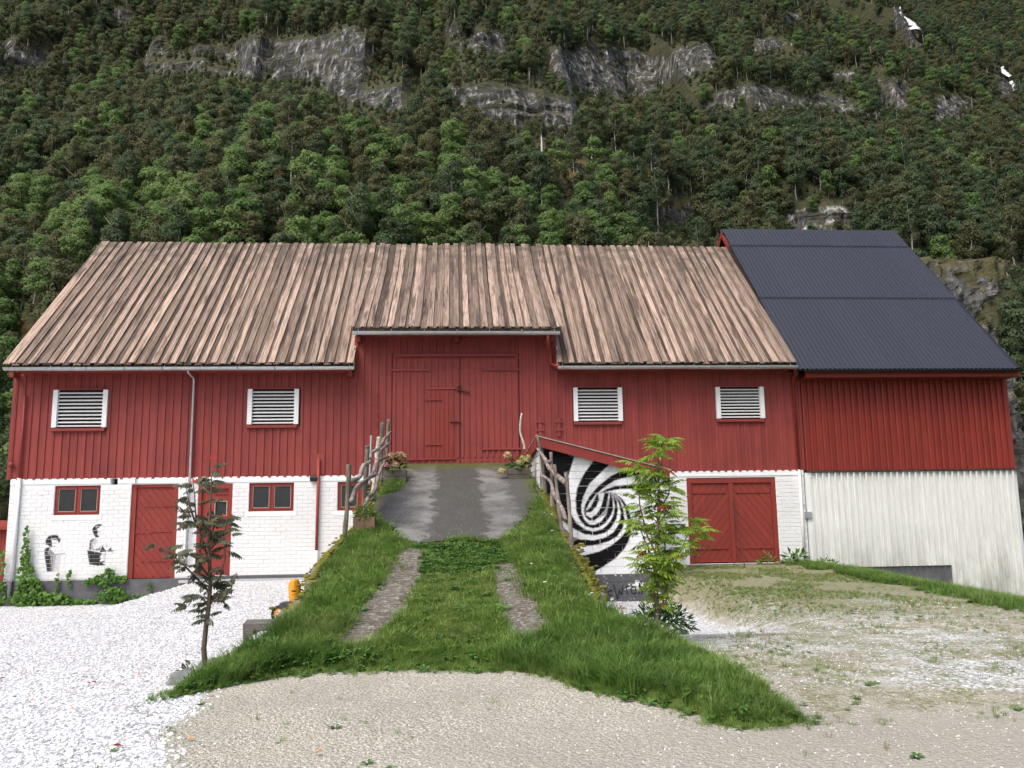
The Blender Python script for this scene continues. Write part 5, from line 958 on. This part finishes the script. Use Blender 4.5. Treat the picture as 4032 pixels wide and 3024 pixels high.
# ------------------------------------------------------------------ branch fences
k = N('peeled_branch'); g = k.noise(5, 6, .7, k.vec((1, 1, .4), 20)); c = k.ramp(g, [(.3, (.085, .065, .055)), (.5, (.23, .185, .16)), (.65, (.36, .31, .28)), (.8, (.48, .43, .38))]); k.bump(g, .8, .012); M['branch'] = k.out(c, .85, .2)
k = N('split_post'); g = k.noise(6, 6, .65, k.vec((3, 3, .4), 20)); c = k.ramp(g, [(.3, (.075, .062, .048)), (.55, (.175, .15, .115)), (.75, (.28, .25, .20))]); k.bump(g, .8, .01); M['post'] = k.out(c, .9, .2)
M['birch_post'] = plain('birch_post', (.45, .40, .32), .8, n=.4, sc=10)
def branch(name, pts, r0, r1, mat, par, seed, point=False):
    r = np.random.default_rng(seed); P = [Vector(p) for p in pts]; Q = []; Rr = []
    for i in range(len(P)-1):
        for t in np.linspace(0, 1, 5, endpoint=i == len(P)-2):
            p = P[max(i-1, 0)], P[i], P[i+1], P[min(i+2, len(P)-1)]; q = .5*((2*p[1])+(p[2]-p[0])*t+(2*p[0]-5*p[1]+4*p[2]-p[3])*t*t+(3*p[1]-p[0]-3*p[2]+p[3])*t**3); f = (i+t)/(len(P)-1)
            Q.append(q+Vector(r.normal(size=3)*r0*.10)); Rr.append((r0*(1-f)+r1*f)*r.uniform(.85, 1.18))
    if point: Rr[-1] = .004; Rr[-2] *= .62; 
    return MB().tube(Q, Rr, 8).obj(name, mat, par, True)
def fpt(a, b, Y, ox, oy, s): return tuple(at_y(ox+a*s, oy+b*s, Y))
fl_ = thing('branch_fence', (-1.65, 15.5, 1.6), 'rustic fence of pointed posts and crooked branches beside the potted box on the ramp', 'fence')
q = lambda a, b, Y: fpt(a, b, Y, 1320, 1600, .3315)
for n, (b, t, Y, mt_) in enumerate((((112, 1535), (165, 690), 13.1, 'post'), ((322, 1330), (380, 465), 14.1, 'post'), ((440, 1060), (512, 358), 15.4, 'birch_post'), ((548, 860), (556, 190), 16.8, 'post'), ((618, 700), (632, 150), 18.1, 'post'))):
    m = ((b[0]+t[0])/2+random.uniform(-8, 8), (b[1]+t[1])/2); branch('post', [q(b[0], b[1]+40, Y), q(*m, Y), q(t[0], t[1]+55, Y), q(*t, Y)], .036, .042, M[mt_], fl_, 800+n, True)
for n, L in enumerate(([(205, 880, 13.0), (285, 845, 13.4), (325, 715, 13.7), (400, 665, 14.1), (425, 560, 14.6), (525, 490, 15.4), (580, 390, 16.6), (660, 300, 18.0)], [(190, 1130, 13.0), (255, 965, 13.4), (355, 885, 14.0), (440, 815, 14.6), (480, 700, 15.2), (555, 625, 16.0), (632, 595, 17.2)], [(345, 1300, 13.8), (372, 1120, 14.1), (468, 1010, 14.7), (500, 900, 15.2), (540, 750, 16.0), (585, 665, 17.0)], [(410, 840, 14.4), (470, 790, 14.9), (520, 560, 15.8), (590, 480, 16.8), (650, 440, 18.0)])): branch('rail', [q(a, b, Y-.03*(n+1)) for a, b, Y in L], .040, .028, M['branch'], fl_, 820+n)
fr_ = thing('branch_fence', (1.7, 14.5, 1.2), 'rustic fence of rough stakes and branches in front of the spiral mural', 'fence')
q = lambda a, b, Y: fpt(a, b, Y, 2050, 1680, .482)
for n, (b, t, Y) in enumerate((((210, 610), (135, 68), 16.3), ((258, 710), (247, 208), 15.1), ((345, 870), (278, 308), 13.8), ((422, 1060), (370, 372), 12.4))):
    branch('post', [q(b[0], b[1]+20, Y), q((b[0]+t[0])/2+random.uniform(-12, 12), (b[1]+t[1])/2, Y), q(*t, Y)], .034, .028, M['branch'] if n != 0 else M['post'], fr_, 840+n)
for n, L in enumerate(([(138, 180, 16.3), (200, 265, 15.5), (232, 335, 15.0), (285, 390, 14.2), (362, 455, 12.9)], [(172, 400, 15.9), (240, 445, 15.0), (278, 565, 14.2), (325, 640, 13.6), (368, 755, 12.7)], [(200, 300, 15.4), (240, 285, 15.1)])): branch('rail', [q(a, b, Y-.05) for a, b, Y in L], .028, .044 if n == 0 else .034, M['branch'], fr_, 860+n)
q = lambda a, b, Y: fpt(a, b, Y, 1300, 1250, .452)
tag(branch('bleached_stick', [q(1692, 1150, 17.6), (q(1690, 1110, 17.6)), q(1655, 985, 17.6), q(1668, 835, 17.6)], .028, .018, M['birch_post'], None, 880), 'bleached crooked stick standing by the gate next to the annex', 'stick')
MB().tube([tuple(at_y(1455, 1905, 18.9)), tuple(at_y(1462, 1715, 18.9))], .026, 8).obj('drain_pipe', M['zinc'], None); tag(bpy.data.objects['drain_pipe'], 'thin grey pipe standing behind the crooked branch fence', 'pipe')
br_ = MB().tube([(6.74, F0-.45, float(ground_z(6.74, F0-.45))-.03), (6.68, F0-.02, 1.5)], .012, 6).obj('iron_bar', M['iron']); tag(br_, 'thin rusty iron bar propped against the red double door', 'iron bar')

# ------------------------------------------------------------------ planters
def leaf_mb(n, c, r, L, wd, seed, up=.4):
    rr = np.random.default_rng(seed); mb = MB()
    for i in range(n):
        d = rr.normal(size=3); d[2] = abs(d[2])*.8+.05; d /= np.linalg.norm(d); p = np.array(c)+d*np.array(r)*rr.uniform(.5, 1); a = d+rr.normal(size=3)*.5; a[2] += up*rr.uniform(-.6, .6); a /= np.linalg.norm(a); s = np.cross(a, [0, 0, 1])+rr.normal(size=3)*.3; s /= np.linalg.norm(s); nn = np.cross(a, s); l = L*rr.uniform(.6, 1.15); w_ = wd*rr.uniform(.7, 1.1)
        mb.add([p, p+a*l*.4-s*w_+nn*.1*l, p+a*l*.45, p+a*l*.4+s*w_+nn*.1*l, p+a*l*.95-np.array([0, 0, l*.15])], [(0, 1, 2), (0, 2, 3), (1, 4, 2), (2, 4, 3)])
    return mb
def bloom(par, c, r, mat, seed):
    rr = np.random.default_rng(seed); mb = MB()
    for i in range(90):
        d = rr.normal(size=3); d /= np.linalg.norm(d); d[2] = d[2] if d[2] > -.4 else -d[2]; p = np.array(c)+d*r*rr.uniform(.85, 1.05); a = np.cross(d, rr.normal(size=3)); a /= np.linalg.norm(a); b = np.cross(d, a); s = r*.26
        mb.add([p-a*s, p-b*s+d*s*.3, p+a*s, p+b*s+d*s*.3], [(0, 1, 2, 3)])
    mb.obj('blossom', mat, par)
M['bl_tan'] = leafmat('faded_blossom', (.42, .27, .15), (.52, .38, .20), .4, .2, .7, 14); M['bl_green'] = leafmat('greenish_blossom', (.30, .30, .10), (.45, .36, .16), .5, .2, .7, 14); M['bl_pink'] = leafmat('pink_blossom', (.72, .30, .36), (.75, .36, .42), .15, .2, .7, 14); M['hyd'] = leafmat('hydrangea_leaf', (.035, .10, .025), (.06, .15, .04), .3, .2, .45, 6); M['crate'] = painted_wood('grey_crate_board', (.12, .105, .088), (.07, .06, .05), .85, .4); M['terra'] = painted_wood('brown_box_board', (.20, .13, .085), (.12, .08, .055), .85, .3)
def hydrangea(x, y, label, blooms, seed):
    z = float(top_z(x, y))+.02; t = thing('hydrangea_planter', (x, y, z), label, 'planter'); w_, d_, h_ = .235, .17, .22
    for i in range(2):
        for s in (-1, 1): piece('crate_board', x-w_, x+w_, y+s*d_-.01, y+s*d_+.01, z-.06+i*.135, z+.065+i*.135, M['crate'], t, (random.uniform(-.02, .02), random.uniform(-.015, .015), 0))
        for s in (-1, 1): piece('crate_board', x+s*(w_-.01)-.01, x+s*(w_-.01)+.01, y-d_+.011, y+d_-.011, z-.06+i*.135, z+.065+i*.135, M['crate'], t)
    piece('soil', x-w_+.02, x+w_-.02, y-d_+.012, y+d_-.012, z+.10, z+.15, M['turf'], t); leaf_mb(75, (x, y, z+.2), (.26, .2, .24), .16, .045, seed).obj('leaves', M['hyd'], t)
    for i, (dx, dy, dzz, r, m) in enumerate(blooms): bloom(t, (x+dx, y+dy, z+dzz), r, M[m], seed+i+1)
hydrangea(-1.30, 17.35, 'hydrangea with faded tan blooms and one pink bloom in grey crate', [(-.22, -.05, .42, .09, 'bl_tan'), (-.08, 0, .50, .09, 'bl_tan'), (.06, -.02, .50, .09, 'bl_tan'), (.18, .02, .46, .085, 'bl_tan'), (-.30, .02, .34, .08, 'bl_tan'), (.02, -.2, .29, .08, 'bl_tan'), (-.19, -.2, .30, .065, 'bl_pink'), (.12, .1, .52, .08, 'bl_tan')], 900)
hydrangea(1.33, 17.40, 'hydrangea with greenish tan blooms in grey crate beside the annex', [(-.22, -.02, .48, .09, 'bl_tan'), (.02, -.12, .30, .08, 'bl_green'), (.16, -.12, .34, .08, 'bl_green'), (.22, .05, .42, .08, 'bl_green'), (-.36, -.15, .12, .09, 'bl_green'), (.10, .0, .40, .08, 'bl_green'), (.18, -.1, .22, .07, 'bl_green')], 920)
bx, by = -1.48, 13.32; z = float(top_z(bx, by))+.02; t = thing('herb_planter', (bx, by, z), 'brown wooden box of bushy green herbs at the foot of the fence', 'planter')
for a, b, c, d in ((bx-.17, bx+.17, by-.15, by-.13), (bx-.17, bx+.17, by+.13, by+.15), (bx-.17, bx-.15, by-.129, by+.129), (bx+.15, bx+.17, by-.129, by+.129)): piece('box_board', a, b, c, d, z-.08, z+.19, M['terra'], t)
piece('soil', bx-.15, bx+.15, by-.13, by+.13, z+.08, z+.14, M['turf'], t); M['herb'] = leafmat('herb_leaf', (.12, .20, .03), (.20, .28, .05), .3, .3, .5, 8); leaf_mb(420, (bx, by, z+.16), (.18, .16, .24), .085, .015, 940).obj('leaves', M['herb'], t)

# ------------------------------------------------------------------ rowans
def comp_leaf(L, pairs, ll, lw, seed, droop, mat, hang=0.0):
    r = np.random.default_rng(seed); mb = MB(); pts = []
    for i in range(9): s = i/8; pts.append(np.array([s*L*(1-.12*s*droop), 0, .25*L*s-droop*L*.55*s*s]))
    mb.tube(pts, [.0022]*8+[.001], 4, 0, False)
    def lf(p, d, l, wd):
        d = d/np.linalg.norm(d); s = np.cross(d, [0, 0, 1.0]); s /= np.linalg.norm(s); n = np.cross(s, d); q = .18*l
        mb.add([p, p+d*l*.35-s*wd+n*q*.3, p+d*l*.38, p+d*l*.35+s*wd+n*q*.3, p+d*l*.75-s*wd*.7-n*q*.2, p+d*l*.78-n*q*.3, p+d*l*.75+s*wd*.7-n*q*.2, p+d*l-n*q], [(0, 1, 2), (0, 2, 3), (1, 4, 5, 2), (2, 5, 6, 3), (4, 7, 5), (5, 7, 6)])
    for k_ in range(pairs):
        s = .22+.74*k_/(pairs-1); i = s*8; p = pts[int(i)]+(pts[min(int(i)+1, 8)]-pts[int(i)])*(i-int(i)); f = math.sin(math.pi*(.25+.6*s)); tg = pts[min(int(i)+1, 8)]-pts[int(i)]
        for sd in (-1, 1): lf(p, np.array([.42, sd*.85, -.15-hang-.45*droop*r.uniform(.5, 1)])+tg*.5+r.normal(size=3)*.10, ll*f*r.uniform(.85, 1.1), lw*f)
    lf(pts[-1], np.array([1, 0, -.6*droop]), ll*.8, lw*.8)
    return mb.mesh('leaf', mat)
def rowan(name, label, base, Ypl, scale_px, ox, oy, trunk, brs, leaves, bark, nleaf, Lsc, seed, reds=None, berries=()):
    rr = np.random.default_rng(seed); t = thing(name, tuple(base), label, 'tree', 'young rowan trees'); q = lambda a, b, dy=0: np.array(at_y(ox+a*scale_px, oy+b*scale_px, Ypl+dy))
    tp = [q(*p) for p in trunk]; tp[0] = np.array(base)+np.array([0, 0, -.05]); nt_ = len(tp); MB().tube(tp, np.interp(np.arange(nt_), [0, nt_*.5, nt_-1], [.029, .019, .005]), 8).obj('trunk', bark, t, True)
    tips = []
    for bseg in brs:
        dp = rr.uniform(-.35, .35); P = [q(a, b, dp*i/(len(bseg)-1)) for i, (a, b) in enumerate(bseg)]; MB().tube(P, np.linspace(.012, .004, len(P)), 6).obj('branch', bark, t, True)
        for i in range(1, len(P)): tips.append((P[i-1], P[i], 1.0 if i == len(P)-1 else .6))
    for i in range(int(nt_*.35), nt_): tips.append((tp[i-1], tp[i], .8 if i < nt_-1 else 1.2))
    W = np.array([w_*np.linalg.norm(b-a) for a, b, w_ in tips]); W /= W.sum(); cnt = 0
    for j in range(nleaf):
        a, b, _ = tips[rr.choice(len(tips), p=W)] if j >= len(tips)*2 else tips[j % len(tips)]; s = rr.uniform(.2, 1) if j >= len(tips) else 1.0; p = a+(b-a)*s; az = rr.uniform(0, 6.28); el = rr.uniform(-.25, .6)
        me = leaves[rr.integers(len(leaves))] if not (reds and rr.uniform() < .045) else reds[0]
        link('leaf', me, t, tuple(p), (rr.normal()*.2, -el, az), Lsc*rr.uniform(.7, 1.12))
    for (a, b, dy) in berries:
        c = q(a, b, dy); mb = MB()
        for i in range(26): s = lump(3, 1, 1, 0); o_ = c+rr.normal(size=3)*np.array([.035, .03, .016]); mb.add([tuple(np.array(v)*.0062+o_) for v in s.v], s.f)
        mb.obj('berry_cluster', M['berry'], t)
lg = [comp_leaf(.20, 7, .062, .0105, 950+i, .9, M['rowan_green']) for i in range(3)]; ld = [comp_leaf(.175, 7, .060, .0130, 960+i, .75, M['rowan_dark'], .55) for i in range(3)]; lr = [comp_leaf(.19, 6, .06, .011, 970, .9, M['rowan_red'])]
rb = (2.19, 9.05, float(ground_z(2.19, 9.05)))
rowan('rowan_tree', 'young rowan with fresh light green feathery leaves beside the bush', rb, 9.05, .5549, 2400, 1680, [(345, 1590), (335, 1300), (328, 1100), (332, 900), (345, 700), (350, 480), (346, 250), (345, 110)],
 [[(330, 1080), (290, 900), (240, 780), (200, 690)], [(330, 900), (270, 780), (215, 560), (205, 420), (185, 260)], [(332, 1020), (400, 960), (500, 890), (590, 800), (640, 720)], [(380, 990), (395, 850), (380, 770), (400, 680)], [(355, 1320), (400, 1160), (465, 970), (540, 800), (590, 660)], [(340, 700), (400, 620), (450, 540)], [(345, 560), (280, 470), (220, 430)], [(345, 820), (440, 740), (520, 730)], [(330, 1000), (260, 1010), (220, 960)], [(348, 420), (300, 330), (260, 300)], [(350, 600), (420, 480), (430, 380)], [(345, 160), (390, 110), (410, 90)], [(330, 1060), (420, 1040), (450, 1080)]], lg, M['bark'], 420, 1.2, 41, lr, [(75, 1290, .4), (380, 575, -.1)])
lb = (-2.50, 8.55, float(ground_z(-2.5, 8.55)))
rowan('rowan_tree', 'young rowan with dark bronze green leaves standing on the white gravel edge', lb, 8.55, .5543, 500, 1780, [(535, 1560), (545, 1400), (560, 1250), (580, 1100), (592, 950), (585, 760), (580, 600), (590, 420), (598, 250), (600, 110)],
 [[(580, 1100), (540, 1040), (480, 1020), (430, 1100)], [(590, 1000), (480, 880), (400, 800), (310, 720), (200, 650)], [(588, 900), (500, 760), (430, 720), (340, 730)], [(585, 780), (540, 650), (490, 480), (480, 300), (470, 220)], [(592, 960), (660, 900), (695, 760), (690, 600), (715, 450)], [(595, 1060), (680, 1050), (740, 970), (760, 900)], [(580, 650), (620, 520), (690, 480)], [(500, 540), (450, 400), (420, 250)], [(585, 700), (640, 640), (730, 590)], [(480, 420), (410, 430), (370, 420)], [(598, 300), (540, 250), (520, 200)], [(590, 1080), (640, 1000), (700, 1080)], [(585, 560), (520, 500), (440, 520)]], ld, M['bark'], 165, 1.08, 43, None, [(478, 205, 0), (708, 445, 0), (600, 45, 0), (385, 830, -.1)])
# bush, creeper, edge plants
bq = (2.66, 10.7, float(ground_z(2.66, 10.7))); t = thing('leafy_bush', bq, 'dark green leafy bush below the painted letters of the annex', 'bush')
st_m = MB()
for i in range(9): a = i*.7; st_m.tube([(bq[0], bq[1], bq[2]-.05), (bq[0]+.14*math.cos(a), bq[1]+.14*math.sin(a), bq[2]+.25), (bq[0]+.3*math.cos(a), bq[1]+.3*math.sin(a), bq[2]+.48)], [.008, .006, .003], 5)
st_m.obj('stems', M['bark'], t); leaf_mb(620, (bq[0], bq[1], bq[2]+.08), (.42, .36, .36), .13, .022, 980).obj('foliage', M['bush'], t)
t = thing('sapling', (-2.62, 8.35, -.1), 'small dark leafed shoot at the foot of the bronze rowan', 'plant'); leaf_mb(60, (-2.62, 8.35, -.06), (.10, .08, .16), .07, .02, 985).obj('foliage', M['rowan_dark'], t)
def creeper(label, spots, seed):
    rr = np.random.default_rng(seed); x0, z0 = spots[0][0], spots[0][1]; t = thing('creeper', (x0, F0-.15, float(ground_z(x0, F0-.2))), label, 'creeper'); fm = MB(); sm = MB()
    for x, z, rx, rz_, n, dp in spots:
        for i in range(n):
            a = rr.uniform(0, 6.28); s = rr.uniform()**.5; p = np.array([x+math.cos(a)*rx*s, F0-.07-abs(rr.normal())*dp-.03*(x < -6), z+math.sin(a)*rz_*s]); d = np.array([rr.normal()*.7, -.75, .35+rr.normal()*.5]); d /= np.linalg.norm(d); u_ = np.array([rr.normal()*.6, -.2, -1]); u_ -= d*(u_@d); u_ /= np.linalg.norm(u_); v_ = np.cross(d, u_); l = rr.uniform(.030, .058)
            fm.add([p-u_*l*.7, p-v_*l*.9-u_*l*.3, p-v_*l*.55+u_*l*.6, p+u_*l*1.1, p+v_*l*.55+u_*l*.6, p+v_*l*.9-u_*l*.3, p+d*l*.2], [(0, 1, 6), (1, 2, 6), (2, 3, 6), (3, 4, 6), (4, 5, 6), (5, 0, 6)])
        sm.tube([(x, F0-.09, z-rz_), (x+.04, F0-.1, z), (x, F0-.085, z+rz_)], .006, 5)
    fm.obj('foliage', M['ivy'], t); sm.obj('stem', M['bark'], t)
creeper('thick green creeper climbing the drainpipe corner of the white wall', [(-9.35, -.40, .55, .17, 300, .14), (-9.55, -.15, .28, .22, 170, .08), (-9.68, .15, .18, .28, 90, .03), (-9.70, .60, .10, .35, 60, .02), (-9.72, 1.0, .05, .22, 16, .015), (-8.95, -.42, .35, .14, 130, .12), (-10.15, -.25, .16, .4, 70, .05), (-10.2, .35, .07, .4, 24, .03)], 990)
creeper('green creeper spreading up the grey plinth below the stencilled pots', [(-7.72, -.35, .32, .18, 150, .12), (-7.95, -.02, .22, .14, 80, .06), (-7.85, .12, .12, .12, 30, .03), (-7.55, .0, .20, .07, 36, .02), (-7.2, -.45, .35, .10, 60, .08), (-8.45, -.50, .40, .07, 70, .10), (-6.95, -.25, .05, .18, 8, .01), (-8.25, -.05, .16, .06, 26, .03)], 992)
creeper('thin shoot of creeper reaching above the plinth between the creepers', [(-8.98, -.05, .03, .22, 14, .015), (-8.72, .02, .03, .20, 14, .015)], 994)
# weeds along the right wall and verge
for i, (x, y, s, lab) in enumerate(((7.35, 19.0, 1.0, 'leafy dock plant growing at the foot of the red double door'), (8.0, 18.95, 1.3, 'tall leafy weed growing against the white corner by the downpipe'), (8.75, 18.9, 1.0, 'broad leafed weed growing where the white planks begin'))):
    z = float(ground_z(x, y)); t = thing('weed_plant', (x, y, z), lab, 'plant'); leaf_mb(46, (x, y, z), (.22*s, .16*s, .25*s), .20*s, .035*s, 1000+i).obj('foliage', M['weed'], t)
for i, (x, y, s, lab) in enumerate(((2.25, 8.55, .8, 'bushy nettle growing at the foot of the light green rowan'), (-1.95, 8.45, .9, 'broad leafed weeds at the lower left corner of the ramp'))):
    z = float(ramp_z(x, y)); t = thing('weed_plant', (x, y, z), lab, 'plant'); leaf_mb(70, (x, y, z), (.25*s, .22*s, .22*s), .12*s, .03*s, 1010+i).obj('foliage', M['weed'], t)
# ------------------------------------------------------------------ toy tractor behind the ramp edge
M['yellow'] = plain('yellow_plastic', (.78, .33, .02), .35, n=.04); M['rubber'] = plain('black_rubber', (.015, .015, .016), .8); M['toygrey'] = plain('dark_grey_plastic', (.05, .055, .06), .5)
tx0, ty0 = -2.50, 12.2; tz0 = float(ground_z(tx0, ty0)); t = thing('toy_tractor', (tx0, ty0, tz0), 'yellow and black pedal toy parked behind the mossy ramp edge', 'toy')
def torus(c, R0, r0, axis, mat, name, par):
    mb = MB(); a, b = [np.array(v) for v in axis]; nn = np.cross(a, b)
    for i in range(24):
        th = i*2*math.pi/24; e = a*math.cos(th)+b*math.sin(th)
        for j in range(8): ph = j*2*math.pi/8; mb.v.append(tuple(np.array(c)+e*(R0+r0*math.cos(ph))+nn*r0*math.sin(ph)*1.3))
    mb.f = [(i*8+j, ((i+1) % 24)*8+j, ((i+1) % 24)*8+(j+1) % 8, i*8+(j+1) % 8) for i in range(24) for j in range(8)]; mb.m = [0]*len(mb.f); return mb.obj(name, mat, par, True)
rot = .25
for sx in (-.0, .42):
    c = np.array([tx0-.06+sx*math.cos(rot), ty0-.04+sx*math.sin(rot), tz0+.135]); ax = ((math.sin(rot)*-1*0+.92, .39, 0), (0, 0, 1)) if False else ((.90, -.43, 0), (0, 0, 1))
    wh = torus(c, .112, .024, ax, M['rubber'], 'wheel', t); torus(c, .085, .010, ax, M['yellow'], 'rim', wh)
    sp = MB()
    for i in range(6): th = i*math.pi/3; e = np.array(ax[0])*math.cos(th)+np.array(ax[1])*math.sin(th); sp.tube([tuple(c), tuple(c+e*.085)], .010, 5)
    sp.obj('spokes', M['yellow'], wh)
hull = MB().box(tx0-.05, tx0+.35, ty0-.10, ty0+.16, tz0+.22, tz0+.30); hull.box(tx0+.0, tx0+.3, ty0+.16, ty0+.62, tz0+.12, tz0+.28); hull.obj('body', M['toygrey'], t)
seat = MB()
for i in range(9):
    for j in range(7):
        u_, v_ = (j/6-.5), i/8; wdt = .17*math.sqrt(max(.05, 1-(max(0, v_-.45)/.62)**2))*(.72+.28*v_); seat.v.append((tx0+.13+u_*2*wdt*.62, ty0+.02+.07*(u_*2)**2-.05*v_, tz0+.29+v_*.34))
seat.f = [(i*7+j, i*7+j+1, i*7+j+8, i*7+j+7) for i in range(8) for j in range(6)]; seat.m = [0]*len(seat.f); so_ = seat.obj('seat', M['yellow'], t, True); sd = so_.modifiers.new('thickness', 'SOLIDIFY'); sd.thickness = .02
for sx in (.02, .30): torus((tx0+sx, ty0+.56, tz0+.085), .065, .02, ((0, 1, 0), (0, 0, 1)), M['rubber'], 'front_wheel', t)
torus((tx0+.15, ty0+.34, tz0+.40), .07, .01, ((1, 0, 0), (0, -.6, .8)), M['rubber'], 'steering_wheel', t); MB().tube([(tx0+.15, ty0+.34, tz0+.40), (tx0+.15, ty0+.42, tz0+.25)], .012, 6).obj('steering_column', M['toygrey'], t)
# ------------------------------------------------------------------ neighbours at the frame edge: red shed, overhead lines, slate chip
sh = thing('shed', (-13.2, 21.5, -.5), 'small red boarded shed standing past the left corner of the barn', 'shed')
x = -15.0
while x < -10.75: piece('wall_board', x, x+.155, 20.6, 20.63, -.7, 1.15, M['red_door'], sh); x += .16
piece('side_wall', -10.72, -10.69, 20.62, 23, -.7, 1.1, M['red_door'], sh); piece('roof', -15.1, -10.6, 20.45, 23.1, 1.16, 1.24, M['red_metal'], sh, (.04, 0, 0)); piece('back_wall', -15, -10.73, 23, 23.03, -.7, 1.1, M['red_door'], sh)
for i, (pa, pb_) in enumerate((((0, 1652), (4032, 1700)), ((0, 1661), (4032, 1712)), ((0, 1678), (4032, 1727)))):
    A, B = at_y(*pa, 46), at_y(*pb_, 46); D = B-A; pts = [tuple(A+D*s+np.array([0, .15*i, -1.2*4*(s-0)*(1-s)*0])) for s in np.linspace(-.6, 1.6, 12)]
    tag(MB().tube(pts, .016, 5).obj('power_line', M['black']), ['top wire of the overhead line passing behind the barn', 'middle wire of the overhead line passing behind the barn', 'lowest wire of the overhead line passing behind the barn'][i], 'wire', 'overhead wires')
o = MB().prism([(-.16, 0), (.14, .02), (.05, .09), (-.1, .06)], -.012, .012).obj('slate_piece', M['plinth']); o.location = (3.15, 11.6, float(ground_z(3.15, 11.6))+.02); o.rotation_euler = (.9, 0, .2); tag(o, 'grey slate fragment lying on the white gravel by the bush', 'slate')
